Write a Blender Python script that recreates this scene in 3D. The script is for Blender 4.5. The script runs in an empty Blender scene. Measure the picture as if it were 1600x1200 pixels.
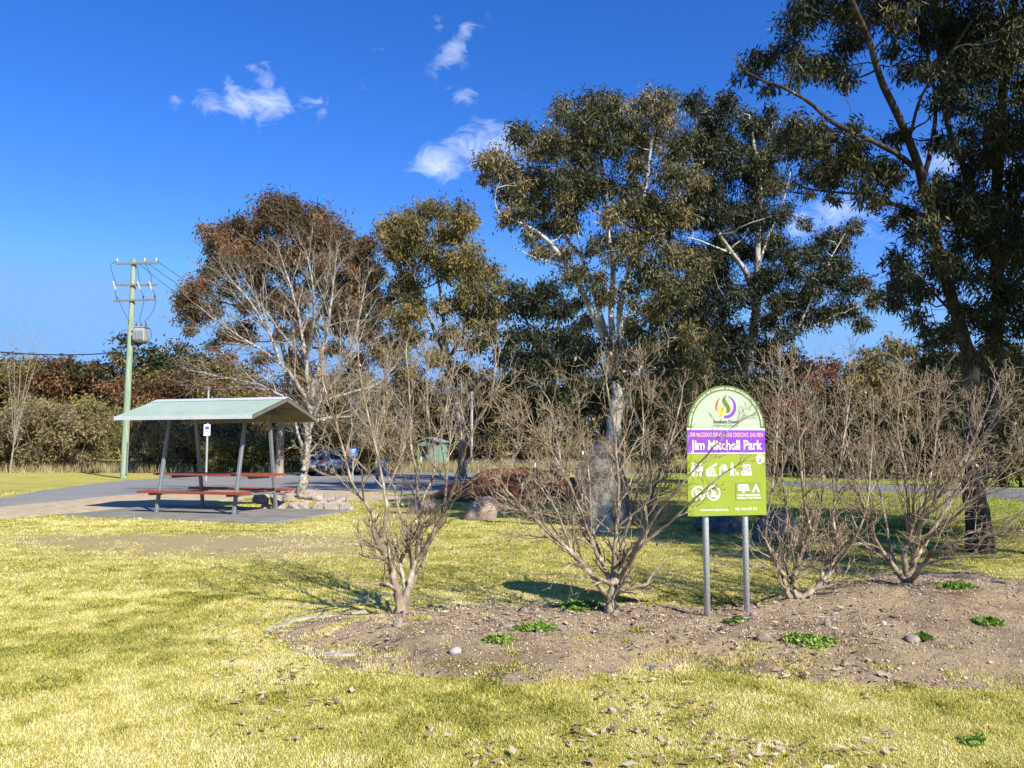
import bpy, bmesh, math, random
import numpy as np
from mathutils import Vector, Matrix, Quaternion
S = bpy.context.scene
C = S.collection
R = math.radians
# ------------------------------------------------------------------ camera
PITCH = math.atan(95 / 1250.0)
CAMH = 1.6
cd = bpy.data.cameras.new("camera"); cam = bpy.data.objects.new("camera", cd); C.objects.link(cam)
cd.sensor_width = 36; cd.lens = 36 * 1250 / 1600; cd.clip_end = 3000; cd.clip_start = 0.05
cam.location = (0, 0, CAMH); cam.rotation_euler = (math.pi / 2 + PITCH, 0, 0)
S.camera = cam
S.view_settings.view_transform = 'Standard'
try: S.view_settings.look = 'None'
except Exception: pass
S.view_settings.gamma = 1.0
S.view_settings.exposure = 0.74
S.cycles.max_bounces = 6; S.cycles.diffuse_bounces = 3; S.cycles.transparent_max_bounces = 6

FW = np.array([0, math.cos(PITCH), math.sin(PITCH)]); UP = np.array([0, -math.sin(PITCH), math.cos(PITCH)])
def ray(px, py):
    return np.array([1.0, 0, 0]) * ((px - 800) / 1250.0) + FW + UP * ((600 - py) / 1250.0)
def at(px, py, Y):
    d = ray(px, py); d = d * (Y / d[1])
    return np.array([d[0], d[1], d[2] + CAMH])

# ------------------------------------------------------------------ sun + sky
SUN_AZ, SUN_EL = R(38), R(35)                    # azimuth: to the right of straight-behind
sd_ = bpy.data.lights.new("sun", 'SUN'); sd_.energy = 5.0; sd_.angle = R(0.5); sd_.color = (1.0, 0.95, 0.86)
sun = bpy.data.objects.new("sun", sd_); C.objects.link(sun)
svec = Vector((math.sin(SUN_AZ) * math.cos(SUN_EL), -math.cos(SUN_AZ) * math.cos(SUN_EL), math.sin(SUN_EL)))
sun.rotation_euler = svec.to_track_quat('Z', 'Y').to_euler(); sun.location = svec * 60
W = bpy.data.worlds.new("World"); S.world = W; W.use_nodes = True
nt = W.node_tree; nt.nodes.clear()
def N(t, kind, **kw):
    n = t.nodes.new(kind)
    for k, v in kw.items(): setattr(n, k, v)
    return n
def math_(t, op, a, b=None, clamp=False):
    n = N(t, 'ShaderNodeMath', operation=op); n.use_clamp = clamp
    for i, v in enumerate((a, b)):
        if v is None: continue
        if isinstance(v, (int, float)): n.inputs[i].default_value = v
        else: t.links.new(v, n.inputs[i])
    return n.outputs[0]
sky = N(nt, 'ShaderNodeTexSky', sky_type='NISHITA'); sky.sun_disc = False
sky.sun_elevation = SUN_EL; sky.sun_rotation = math.atan2(svec.x, svec.y)
sky.altitude = 900; sky.air_density = 1.0; sky.dust_density = 0.0; sky.ozone_density = 3.0
hs = N(nt, 'ShaderNodeHueSaturation'); hs.inputs['Saturation'].default_value = 1.32; hs.inputs['Value'].default_value = 1.16
nt.links.new(sky.outputs[0], hs.inputs['Color'])
tc = N(nt, 'ShaderNodeTexCoord')
gen = tc.outputs['Generated']
# (px, py, half-width, half-height, tilt deg, weight): wispy clouds as directions on the sky
CLOUDS = [(400, 160, 62, 30, 0, 1.0), (408, 118, 20, 36, -25, .8), (330, 158, 26, 30, 20, .75), (282, 148, 12, 22, 20, .5), (480, 160, 52, 18, 5, .62), (512, 158, 16, 22, 0, .5),
          (712, 72, 20, 42, 35, .95), (695, 45, 26, 14, 20, .6), (720, 145, 34, 15, 8, .6), (765, 228, 70, 34, -8, 1.1), (690, 256, 44, 28, 0, 1.05), (590, 75, 22, 8, 0, .3), (575, 125, 20, 14, 0, .25),
          (1310, 335, 48, 28, 0, .9), (1245, 352, 30, 22, 0, .85), (1480, 250, 40, 26, 0, .9), (1370, 360, 34, 20, 0, .6), (1560, 262, 40, 22, 0, .6)]
tot = None
for (px, py, a, b, tilt, w) in CLOUDS:
    c = ray(px, py); c = c / np.linalg.norm(c)
    r_ = np.cross(c, [0, 0, 1]); r_ /= np.linalg.norm(r_); u_ = np.cross(r_, c)
    ct, st = math.cos(R(tilt)), math.sin(R(tilt))
    ax, ay = ct * r_ - st * u_, st * r_ + ct * u_
    sq = None
    for axis, rad in ((ax, a), (ay, b)):
        d = N(nt, 'ShaderNodeVectorMath', operation='DOT_PRODUCT'); nt.links.new(gen, d.inputs[0]); d.inputs[1].default_value = tuple(axis * (1250.0 / rad))
        s2 = math_(nt, 'POWER', math_(nt, 'ABSOLUTE', d.outputs['Value']), 2.0)
        sq = s2 if sq is None else math_(nt, 'ADD', sq, s2)
    d = N(nt, 'ShaderNodeVectorMath', operation='DOT_PRODUCT'); nt.links.new(gen, d.inputs[0]); d.inputs[1].default_value = tuple(c)
    front = math_(nt, 'GREATER_THAN', d.outputs['Value'], 0.0)
    g = math_(nt, 'MULTIPLY', math_(nt, 'EXPONENT', math_(nt, 'MULTIPLY', sq, -0.9)), front)
    g = math_(nt, 'MULTIPLY', g, w)
    tot = g if tot is None else math_(nt, 'MAXIMUM', tot, g)
mp = N(nt, 'ShaderNodeMapping'); mp.inputs['Scale'].default_value = (1, 1, 1.4); mp.inputs['Rotation'].default_value = (0.3, 0.5, 0.2); nt.links.new(gen, mp.inputs[0])
no = N(nt, 'ShaderNodeTexNoise'); no.inputs['Scale'].default_value = 30; no.inputs['Detail'].default_value = 9; no.inputs['Roughness'].default_value = .62; no.inputs['Distortion'].default_value = .7
nt.links.new(mp.outputs[0], no.inputs['Vector'])
dens = math_(nt, 'ADD', math_(nt, 'MULTIPLY', math_(nt, 'SUBTRACT', no.outputs['Fac'], .53), 2.9), math_(nt, 'SUBTRACT', math_(nt, 'MULTIPLY', tot, 1.15), .36))
dens = math_(nt, 'MULTIPLY', math_(nt, 'MULTIPLY', dens, 0.95, clamp=True), math_(nt, 'MULTIPLY', tot, 2.2, clamp=True))
dens = math_(nt, 'MULTIPLY', dens, .58)
mx = N(nt, 'ShaderNodeMix', data_type='RGBA'); nt.links.new(dens, mx.inputs['Factor']); 
# clear, deep winter blue
tint_ = N(nt, 'ShaderNodeMix', data_type='RGBA', blend_type='MULTIPLY'); tint_.inputs['Factor'].default_value = 1; nt.links.new(hs.outputs[0], tint_.inputs['A']); tint_.inputs['B'].default_value = (1.12, 1.0, 1.42, 1)
cap = N(nt, 'ShaderNodeMix', data_type='RGBA', blend_type='DARKEN'); cap.inputs['Factor'].default_value = 1; nt.links.new(tint_.outputs['Result'], cap.inputs['A']); cap.inputs['B'].default_value = (2.0, 4.1, 8.0, 1)   # no white glare along the horizon
nt.links.new(cap.outputs['Result'], mx.inputs['A'])
mx.inputs['B'].default_value = (8.2, 9.0, 10.4, 1)
bg = N(nt, 'ShaderNodeBackground'); bg.inputs['Strength'].default_value = 0.078; nt.links.new(mx.outputs['Result'], bg.inputs['Color'])
wo = N(nt, 'ShaderNodeOutputWorld'); nt.links.new(bg.outputs[0], wo.inputs[0])

# ------------------------------------------------------------------ helpers
def smooth(a, b, x):
    t = np.clip((np.asarray(x, float) - a) / (b - a), 0, 1); return t * t * (3 - 2 * t)
def _hash(ix, iy, s):
    h = (ix * 374761393 + iy * 668265263 + s * 1442695) & 0xFFFFFFFF
    h = ((h ^ (h >> 13)) * 1274126177) & 0xFFFFFFFF
    return ((h ^ (h >> 16)) & 0xFFFF) / 65535.0
def vnoise(x, y, s=0):
    x = np.asarray(x, float); y = np.asarray(y, float)
    ix = np.floor(x).astype(np.int64); iy = np.floor(y).astype(np.int64); fx = x - ix; fy = y - iy
    fx = fx * fx * (3 - 2 * fx); fy = fy * fy * (3 - 2 * fy)
    a = _hash(ix, iy, s); b = _hash(ix + 1, iy, s); c = _hash(ix, iy + 1, s); d = _hash(ix + 1, iy + 1, s)
    return (a * (1 - fx) + b * fx) * (1 - fy) + (c * (1 - fx) + d * fx) * fy
def fbm(x, y, s=0, o=4):
    v = 0; a = .5; t = 0
    for k in range(o): v = v + a * vnoise(x * 2 ** k, y * 2 ** k, s + k * 17); t += a; a *= .5
    return v / t
def gz(x, y):
    x = np.asarray(x, float); y = np.asarray(y, float)
    return -0.5 * smooth(22, 55, y) + (fbm(x * .35, y * .35, 5, 3) - .5) * .07 * smooth(5, 12, y) + 2.5 * smooth(130, 420, y)
def onground(px, py, f=None):
    f = f or gz
    d = ray(px, py); Y = 12.0
    for _ in range(80):
        z = float(f(d[0] / d[1] * Y, Y)); Yn = (z - CAMH) / (d[2] / d[1]) if d[2] < -1e-4 else 300
        Y = Y * .5 + min(Yn, 300) * .5
    return np.array([d[0] / d[1] * Y, Y, float(f(d[0] / d[1] * Y, Y))])
def sdpoly(poly, x, y):
    poly = np.asarray(poly, float); x = np.asarray(x, float); y = np.asarray(y, float)
    dmin = np.full(x.shape, 1e9); ins = np.zeros(x.shape, bool)
    n = len(poly)
    for i in range(n):
        a = poly[i]; b = poly[(i + 1) % n]; e = b - a
        t = np.clip(((x - a[0]) * e[0] + (y - a[1]) * e[1]) / max(e @ e, 1e-12), 0, 1)
        dmin = np.minimum(dmin, np.hypot(x - a[0] - t * e[0], y - a[1] - t * e[1]))
        if abs(e[1]) > 1e-12:
            c = ((a[1] > y) != (b[1] > y)) & (x < (y - a[1]) / e[1] * e[0] + a[0]); ins ^= c
    return np.where(ins, dmin, -dmin)

def mesh_np(name, verts, faces, tint=None, smooth_=False):
    """verts (n,3); faces: list of int arrays (m,k)"""
    me = bpy.data.meshes.new(name)
    verts = np.asarray(verts, np.float32)
    faces = [np.asarray(f, np.int32) for f in (faces if isinstance(faces, list) else [faces]) if len(f)]
    me.vertices.add(len(verts)); me.vertices.foreach_set("co", verts.ravel())
    loops = np.concatenate([f.ravel() for f in faces]); sizes = np.concatenate([np.full(len(f), f.shape[1], np.int32) for f in faces])
    starts = np.concatenate([[0], np.cumsum(sizes)[:-1]]).astype(np.int32)
    me.loops.add(len(loops)); me.loops.foreach_set("vertex_index", loops)
    me.polygons.add(len(sizes)); me.polygons.foreach_set("loop_start", starts); me.polygons.foreach_set("loop_total", sizes)
    if smooth_: me.polygons.foreach_set("use_smooth", np.ones(len(sizes), bool))
    me.update(calc_edges=True)
    if tint is not None:
        a = me.attributes.new("tint", 'FLOAT', 'FACE'); a.data.foreach_set("value", np.asarray(tint, np.float32))
    return me
def link(name, me, m=None, parent=None, loc=None):
    o = bpy.data.objects.new(name, me); C.objects.link(o)
    if m is not None:
        me.materials.clear(); me.materials.append(m)
    if parent is not None: o.parent = parent
    if loc is not None: o.location = loc
    return o
def tag(o, label=None, cat=None, group=None, kind=None):
    if label: o["label"] = label
    if cat: o["category"] = cat
    if group: o["group"] = group
    if kind: o["kind"] = kind
    return o
def empty(name, loc, label, cat, group=None, rz=0):
    o = bpy.data.objects.new(name, None); C.objects.link(o); o.location = tuple(loc); o.rotation_euler = (0, 0, rz); o.empty_display_size = .2
    return tag(o, label, cat, group)
def bmlink(name, bm, m, parent=None, loc=None, bevel=0, sm=False):
    if bevel:
        bmesh.ops.bevel(bm, geom=[e for e in bm.edges], offset=bevel, segments=1, affect='EDGES', clamp_overlap=True)
    bmesh.ops.recalc_face_normals(bm, faces=bm.faces)
    me = bpy.data.meshes.new(name); bm.to_mesh(me); bm.free()
    if sm:
        for p in me.polygons: p.use_smooth = True
    return link(name, me, m, parent, loc)
def box(bm, lo, hi, mat=None):
    vs = [bm.verts.new((x, y, z)) for x in (lo[0], hi[0]) for y in (lo[1], hi[1]) for z in (lo[2], hi[2])]
    for f in ((0, 1, 3, 2), (4, 6, 7, 5), (0, 4, 5, 1), (2, 3, 7, 6), (0, 2, 6, 4), (1, 5, 7, 3)): bm.faces.new([vs[i] for i in f])
    if mat is not None:
        for v in vs: v.co = mat @ v.co
    return vs
def cyl(bm, a, b, r0, r1=None, n=12, caps=True):
    a = Vector(a); b = Vector(b); r1 = r0 if r1 is None else r1
    q = (b - a).to_track_quat('Z', 'Y'); A = []; B = []
    for i in range(n):
        t = 2 * math.pi * i / n; v = q @ Vector((math.cos(t), math.sin(t), 0))
        A.append(bm.verts.new(a + v * r0)); B.append(bm.verts.new(b + v * r1))
    for i in range(n): bm.faces.new((A[i], A[(i + 1) % n], B[(i + 1) % n], B[i]))
    if caps: bm.faces.new(A[::-1]); bm.faces.new(B)
def beam(bm, a, b, w, h, up=(0, 0, 1)):
    a = Vector(a); b = Vector(b); d = (b - a).normalized(); s = d.cross(Vector(up)).normalized(); u = s.cross(d)
    vs = []
    for p in (a, b):
        for (i, j) in ((-1, -1), (1, -1), (1, 1), (-1, 1)): vs.append(bm.verts.new(p + s * (w / 2 * i) + u * (h / 2 * j)))
    for i in range(4): bm.faces.new((vs[i], vs[(i + 1) % 4], vs[4 + (i + 1) % 4], vs[4 + i]))
    bm.faces.new(vs[3::-1]); bm.faces.new(vs[4:])
def prism(bm, pts, y0, y1):
    """2-D outline (x,z) extruded along y"""
    A = [bm.verts.new((p[0], y0, p[1])) for p in pts]; B = [bm.verts.new((p[0], y1, p[1])) for p in pts]
    n = len(pts)
    for i in range(n): bm.faces.new((A[i], A[(i + 1) % n], B[(i + 1) % n], B[i]))
    bm.faces.new(A[::-1]); bm.faces.new(B)
def tubes(P, Rr, n=5):
    """P (N,K,3), Rr (N,K) -> verts, quads"""
    P = np.asarray(P, float); Rr = np.asarray(Rr, float); Nn, K, _ = P.shape
    T = np.gradient(P, axis=1); T /= np.linalg.norm(T, axis=2, keepdims=True) + 1e-9
    ref = np.where(np.abs(T[:, :1, 2:3]) > .9, np.array([1., 0, 0]), np.array([0, 0, 1.])) * np.ones_like(T)
    s = np.cross(T, ref); s /= np.linalg.norm(s, axis=2, keepdims=True) + 1e-9; u = np.cross(s, T)
    ang = np.arange(n) * 2 * np.pi / n
    V = P[:, :, None, :] + Rr[:, :, None, None] * (np.cos(ang)[None, None, :, None] * s[:, :, None, :] + np.sin(ang)[None, None, :, None] * u[:, :, None, :])
    idx = np.arange(Nn * K * n).reshape(Nn, K, n)
    a = idx[:, :-1, :]; b = np.roll(a, -1, axis=2); d = idx[:, 1:, :]; c = np.roll(d, -1, axis=2)
    return V.reshape(-1, 3), np.stack([a, b, c, d], -1).reshape(-1, 4)
def join(parts):
    vs = []; fs = []; o = 0
    for v, f in parts: vs.append(v); fs.append(f + o); o += len(v)
    return np.concatenate(vs), np.concatenate(fs)
def catmull(pts, sub=5):
    pts = np.asarray(pts, float)
    if len(pts) < 3:
        t = np.linspace(0, 1, sub + 1)[:, None]; return pts[0] * (1 - t) + pts[-1] * t
    p = np.vstack([2 * pts[0] - pts[1], pts, 2 * pts[-1] - pts[-2]]); out = []
    for i in range(1, len(p) - 2):
        for k in range(sub):
            t = k / sub
            out.append(.5 * ((2 * p[i]) + (-p[i - 1] + p[i + 1]) * t + (2 * p[i - 1] - 5 * p[i] + 4 * p[i + 1] - p[i + 2]) * t * t + (-p[i - 1] + 3 * p[i] - 3 * p[i + 1] + p[i + 2]) * t ** 3))
    out.append(pts[-1]); return np.array(out)

# ------------------------------------------------------------------ materials
def new_mat(name):
    m = bpy.data.materials.new(name); m.use_nodes = True; t = m.node_tree
    return m, t, t.nodes['Principled BSDF'], t.nodes['Material Output']
def ramp(t, stops, fac):
    r = N(t, 'ShaderNodeValToRGB'); e = r.color_ramp.elements
    while len(e) < len(stops): e.new(.5)
    for el, (p, c) in zip(e, stops): el.position = p; el.color = (*c, 1)
    t.links.new(fac, r.inputs[0]); return r.outputs[0]
def noise(t, scale, detail=5, rough=.6, vec=None, stretch=None, dist=0, coord='Object'):
    n = N(t, 'ShaderNodeTexNoise'); n.inputs['Scale'].default_value = scale; n.inputs['Detail'].default_value = detail; n.inputs['Roughness'].default_value = rough; n.inputs['Distortion'].default_value = dist
    if vec is None: vec = N(t, 'ShaderNodeTexCoord').outputs[coord]
    if stretch:
        mp = N(t, 'ShaderNodeMapping'); mp.inputs['Scale'].default_value = stretch; t.links.new(vec, mp.inputs[0]); vec = mp.outputs[0]
    t.links.new(vec, n.inputs['Vector']); return n.outputs['Fac']
def bump(t, b, h, strength=.5, dist=.02):
    n = N(t, 'ShaderNodeBump'); n.inputs['Strength'].default_value = strength; n.inputs['Distance'].default_value = dist
    t.links.new(h, n.inputs['Height']); t.links.new(n.outputs[0], b.inputs['Normal'])
def nmat(name, stops, scale=8, detail=6, rough=.8, bstr=.4, bdist=.01, stretch=None, metal=0, spec=.3, dist=0, rrough=.65):
    m, t, b, o = new_mat(name)
    f = noise(t, scale, detail, rrough, stretch=stretch, dist=dist)
    t.links.new(ramp(t, stops, f), b.inputs['Base Color']); b.inputs['Roughness'].default_value = rough; b.inputs['Metallic'].default_value = metal; b.inputs['Specular IOR Level'].default_value = spec
    if bstr: bump(t, b, f, bstr, bdist)
    return m
def leafmat(name, stops, trans=.25, rough=.55, spec=.25):
    m, t, b, o = new_mat(name)
    a = N(t, 'ShaderNodeAttribute', attribute_name='tint')
    col = ramp(t, stops, a.outputs['Fac'])
    t.links.new(col, b.inputs['Base Color']); b.inputs['Roughness'].default_value = rough; b.inputs['Specular IOR Level'].default_value = spec
    tr = N(t, 'ShaderNodeBsdfTranslucent'); t.links.new(col, tr.inputs[0])
    mxs = N(t, 'ShaderNodeMixShader'); mxs.inputs[0].default_value = trans
    t.links.new(b.outputs[0], mxs.inputs[1]); t.links.new(tr.outputs[0], mxs.inputs[2]); t.links.new(mxs.outputs[0], o.inputs[0])
    return m
M = {}
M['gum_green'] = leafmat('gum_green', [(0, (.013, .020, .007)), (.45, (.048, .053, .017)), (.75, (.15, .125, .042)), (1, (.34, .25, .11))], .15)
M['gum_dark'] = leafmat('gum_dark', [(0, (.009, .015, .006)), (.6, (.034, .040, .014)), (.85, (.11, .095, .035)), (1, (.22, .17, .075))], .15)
M['gum_brown'] = leafmat('gum_brown', [(0, (.025, .026, .010)), (.45, (.075, .052, .020)), (.75, (.18, .088, .036)), (1, (.34, .18, .075))])
M['gum_olive'] = leafmat('gum_olive', [(0, (.028, .034, .011)), (.45, (.11, .102, .028)), (.8, (.24, .175, .055)), (1, (.36, .25, .09))])
M['scrub'] = leafmat('scrub', [(0, (.07, .06, .03)), (.5, (.22, .175, .09)), (1, (.42, .34, .19))], rough=.8, spec=.1)
M['scrub_green'] = leafmat('scrub_green', [(0, (.04, .045, .014)), (.5, (.14, .13, .04)), (1, (.31, .26, .09))], rough=.7, spec=.2)
M['scrub_red'] = leafmat('scrub_red', [(0, (.06, .03, .02)), (.5, (.20, .07, .05)), (1, (.32, .15, .09))], rough=.7, spec=.2)
M['bark_pale'] = nmat('bark_pale', [(.25, (.13, .11, .09)), (.42, (.30, .28, .25)), (.62, (.52, .51, .48)), (.8, (.40, .37, .33))], 5, 6, .75, .3, .01, (1, 1, .35), dist=.6)
M['bark_dark'] = nmat('bark_dark', [(.3, (.014, .012, .011)), (.54, (.040, .035, .031)), (.68, (.13, .118, .105)), (.8, (.34, .325, .30))], 9, 8, .9, .9, .04, (1, 1, .18), dist=.3)
M['bark_far'] = nmat('bark_far', [(.3, (.12, .09, .07)), (.7, (.36, .31, .26))], 3, 4, .9, 0, .01, (1, 1, .3))
M['bark_lichen'] = nmat('bark_lichen', [(.32, (.08, .066, .052)), (.47, (.22, .19, .16)), (.6, (.46, .44, .40)), (.8, (.30, .27, .23))], 14, 8, .9, .5, .01, (1, 1, .6))
M['bark_myrtle'] = nmat('bark_myrtle', [(.28, (.14, .095, .06)), (.46, (.29, .225, .155)), (.64, (.53, .455, .345)), (.85, (.37, .305, .22))], 12, 6, .7, .35, .004, (1, 1, .3), dist=.5)
M['twig'] = nmat('twig', [(.3, (.17, .118, .07)), (.7, (.45, .355, .235))], 10, 3, .8, 0)
M['twig_grey'] = nmat('twig_grey', [(.3, (.15, .12, .085)), (.7, (.36, .31, .235))], 6, 3, .9, 0)
M['galv'] = nmat('galv', [(.3, (.36, .39, .42)), (.7, (.56, .59, .62))], 40, 4, .45, .05, .001, metal=.5, spec=.5)
M['steel'] = nmat('steel', [(.3, (.15, .16, .16)), (.7, (.27, .285, .29))], 25, 4, .5, .05, .001, metal=.35, spec=.5)
M['redtimber'] = nmat('redtimber', [(.3, (.22, .035, .02)), (.7, (.36, .065, .035))], 12, 5, .55, .2, .002, (.25, 4, 4))
M['roofgreen'] = nmat('roofgreen', [(.3, (.235, .30, .25)), (.5, (.27, .34, .285)), (.7, (.31, .375, .32))], 1.5, 6, .45, 0, .002, spec=.4)
M['roofunder'] = nmat('roofunder', [(.3, (.11, .10, .085)), (.7, (.16, .145, .125))], 5, 5, .7, 0)
M['trim'] = nmat('trim', [(.3, (.45, .49, .50)), (.7, (.55, .58, .58))], 5, 5, .5, 0)
M['rust'] = nmat('rust', [(.3, (.30, .13, .05)), (.7, (.42, .20, .09))], 20, 5, .8, .1)
M['concrete'] = nmat('concrete', [(.3, (.17, .155, .125)), (.5, (.23, .215, .18)), (.7, (.28, .265, .225))], 2.5, 10, .9, .25, .004)
M['concrete_pale'] = nmat('concrete_pale', [(.3, (.24, .21, .17)), (.5, (.40, .37, .32)), (.7, (.52, .49, .44))], 6, 10, .9, .3, .005)
M['granite'] = nmat('granite', [(.3, (.10, .065, .05)), (.43, (.29, .20, .155)), (.57, (.46, .35, .29)), (.75, (.27, .22, .19))], 7, 12, .85, 1, .05, dist=.5, rrough=.75)
M['granite_pale'] = nmat('granite_pale', [(.3, (.11, .085, .065)), (.48, (.33, .27, .22)), (.7, (.50, .44, .37))], 9, 12, .85, 1, .04, rrough=.75)
M['granite_grey'] = nmat('granite_grey', [(.35, (.07, .066, .06)), (.5, (.15, .14, .125)), (.65, (.29, .275, .245))], 9, 12, .9, .9, .04, dist=.1, rrough=.75)
M['pole_green'] = nmat('pole_green', [(.3, (.15, .215, .14)), (.5, (.25, .325, .225)), (.7, (.34, .40, .30))], 3, 8, .85, .3, .01, (3, 3, .25))
M['hardwood'] = nmat('hardwood', [(.3, (.12, .09, .08)), (.7, (.28, .23, .20))], 8, 6, .9, .2)
M['tx_grey'] = nmat('tx_grey', [(.3, (.28, .31, .33)), (.7, (.36, .39, .41))], 4, 4, .5, 0, spec=.4)
M['black'] = nmat('black', [(.3, (.012, .012, .013)), (.7, (.025, .025, .026))], 8, 3, .6, 0)
M['porcelain'] = nmat('porcelain', [(.3, (.40, .40, .40)), (.7, (.50, .50, .50))], 8, 3, .25, 0, spec=.5)
M['brownglaze'] = nmat('brownglaze', [(.3, (.06, .03, .02)), (.7, (.10, .05, .03))], 8, 3, .25, 0, spec=.5)
def flat(name, c, rough=.45, spec=.4, metal=0, var=.06):
    lo = tuple(x * (1 - var) for x in c); hi = tuple(min(1, x * (1 + var)) for x in c)
    return nmat(name, [(.3, lo), (.7, hi)], 6, 4, rough, 0, metal=metal, spec=spec)
M['s_lime'] = flat('s_lime', (.25, .315, .026)); M['s_olive'] = flat('s_olive', (.10, .145, .015)); M['s_mint'] = flat('s_mint', (.37, .44, .32))
M['s_purple'] = flat('s_purple', (.20, .035, .47)); M['s_white'] = flat('s_white', (.76, .76, .74)); M['s_pink'] = flat('s_pink', (.80, .50, .40)); M['s_grey'] = flat('s_grey', (.05, .055, .055))
M['s_red'] = flat('s_red', (.45, .07, .025)); M['s_yellow'] = flat('s_yellow', (.80, .50, .06)); M['s_greentext'] = flat('s_greentext', (.22, .28, .12)); M['s_lime2'] = flat('s_lime2', (.21, .27, .022))
M['car_paint'] = flat('car_paint', (.27, .30, .345), .28, .5, .45); M['glass'] = flat('glass', (.010, .011, .012), .15, .3); M['tail'] = flat('tail', (.35, .015, .015), .2, .6); M['rim'] = flat('rim', (.45, .46, .48), .35, .5, .7)
M['rubber'] = flat('rubber', (.018, .018, .018), .9, .1)
M['blue'] = flat('blue', (.035, .17, .52)); M['bin_blue'] = flat('bin_blue', (.22, .36, .45), .5); M['lid_blue'] = flat('lid_blue', (.06, .28, .55)); M['lid_yellow'] = flat('lid_yellow', (.65, .48, .04)); M['bin_green'] = flat('bin_green', (.05, .10, .05))
M['booth'] = flat('booth', (.19, .29, .22), .6); M['booth_roof'] = flat('booth_roof', (.26, .34, .28), .5); M['dark_in'] = flat('dark_in', (.03, .035, .03), .9, .1)

# lawn, with straw, green flushes and worn soil
def lawn_mat():
    m, t, b, o = new_mat('lawn')
    geo = N(t, 'ShaderNodeNewGeometry').outputs['Position']
    big = noise(t, .55, 4, .55, vec=geo); mid = noise(t, 3.2, 5, .65, vec=geo); fine = noise(t, 60, 4, .7, vec=geo)
    f = math_(t, 'ADD', math_(t, 'ADD', math_(t, 'MULTIPLY', big, .40), math_(t, 'MULTIPLY', mid, .3)), math_(t, 'MULTIPLY', math_(t, 'SUBTRACT', fine, .5), .75))
    f = math_(t, 'ADD', f, .15)
    col = ramp(t, [(.20, (.07, .075, .012)), (.36, (.24, .23, .04)), (.50, (.47, .415, .09)), (.66, (.61, .52, .18)), (.85, (.70, .61, .30))], f)
    sep = N(t, 'ShaderNodeSeparateXYZ'); t.links.new(geo, sep.inputs[0])
    lush = math_(t, 'MULTIPLY', math_(t, 'MULTIPLY', math_(t, 'SUBTRACT', sep.outputs[0], 2.0), .22, clamp=True), math_(t, 'MULTIPLY', math_(t, 'SUBTRACT', sep.outputs[1], 9.5), .22, clamp=True))
    lush = math_(t, 'MULTIPLY', lush, math_(t, 'ADD', math_(t, 'MULTIPLY', mid, .7), .35), clamp=True)
    mg = N(t, 'ShaderNodeMix', data_type='RGBA'); t.links.new(lush, mg.inputs['Factor']); t.links.new(col, mg.inputs['A']); t.links.new(ramp(t, [(.3, (.13, .20, .02)), (.7, (.34, .40, .05))], fine), mg.inputs['B']); col = mg.outputs['Result']
    # worn soil blotches at fixed places on the lawn
    soil = None
    for (cx, cy, rx, ry, w) in WORN:
        a = math_(t, 'POWER', math_(t, 'ABSOLUTE', math_(t, 'DIVIDE', math_(t, 'SUBTRACT', sep.outputs[0], cx), rx)), 2)
        c = math_(t, 'POWER', math_(t, 'ABSOLUTE', math_(t, 'DIVIDE', math_(t, 'SUBTRACT', sep.outputs[1], cy), ry)), 2)
        g = math_(t, 'MULTIPLY', math_(t, 'EXPONENT', math_(t, 'MULTIPLY', math_(t, 'ADD', a, c), -1.0)), w)
        soil = g if soil is None else math_(t, 'MAXIMUM', soil, g)
    sm = math_(t, 'MULTIPLY', math_(t, 'SUBTRACT', math_(t, 'ADD', soil, math_(t, 'MULTIPLY', mid, 1.3)), 1.05), 1.5, clamp=True)
    mxn = N(t, 'ShaderNodeMix', data_type='RGBA'); t.links.new(sm, mxn.inputs['Factor']); t.links.new(col, mxn.inputs['A'])
    t.links.new(ramp(t, [(.3, (.30, .22, .10)), (.7, (.58, .45, .24))], fine), mxn.inputs['B'])
    t.links.new(mxn.outputs['Result'], b.inputs['Base Color']); b.inputs['Roughness'].default_value = .95; b.inputs['Specular IOR Level'].default_value = .1
    bump(t, b, math_(t, 'ADD', fine, math_(t, 'MULTIPLY', mid, .6)), .7, .05)
    return m
g1 = onground(370, 850); g2 = onground(130, 842); g3 = onground(620, 800); g4 = onground(560, 775)
WORN = [(g1[0], g1[1], 3.6, 1.9, 1.3), (g2[0], g2[1], 2.6, 1.2, 1.1), (g3[0], g3[1], 1.6, 1.0, .6), (g4[0], g4[1], 2.5, 1.5, .8), (onground(240, 840)[0], onground(240, 840)[1], 2.6, 1.1, 1.1)]
M['lawn'] = lawn_mat()
M['blade'] = leafmat('blade', [(0, (.05, .065, .010)), (.20, (.20, .23, .026)), (.40, (.52, .485, .075)), (.66, (.74, .64, .20)), (1, (.88, .79, .46))], .3, .7, .15)
M['drygrass'] = leafmat('drygrass', [(0, (.16, .14, .05)), (.5, (.38, .31, .15)), (1, (.55, .46, .26))], .3, .8, .1)
M['weed'] = leafmat('weed', [(0, (.06, .13, .015)), (.6, (.17, .31, .04)), (1, (.36, .44, .10))], .3, .5, .3)
M['litter'] = leafmat('litter', [(0, (.10, .05, .03)), (.4, (.30, .19, .11)), (.8, (.52, .40, .27)), (1, (.66, .56, .42))], .1, .7, .2)
M['pebble'] = leafmat('pebble', [(0, (.10, .07, .045)), (.5, (.42, .32, .23)), (1, (.72, .63, .52))], 0, .85, .2)
M['soil'] = nmat('soil', [(.28, (.12, .085, .05)), (.40, (.31, .235, .145)), (.53, (.47, .345, .195)), (.75, (.64, .50, .31))], 14, 14, .95, .9, .05, rrough=.8)
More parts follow.
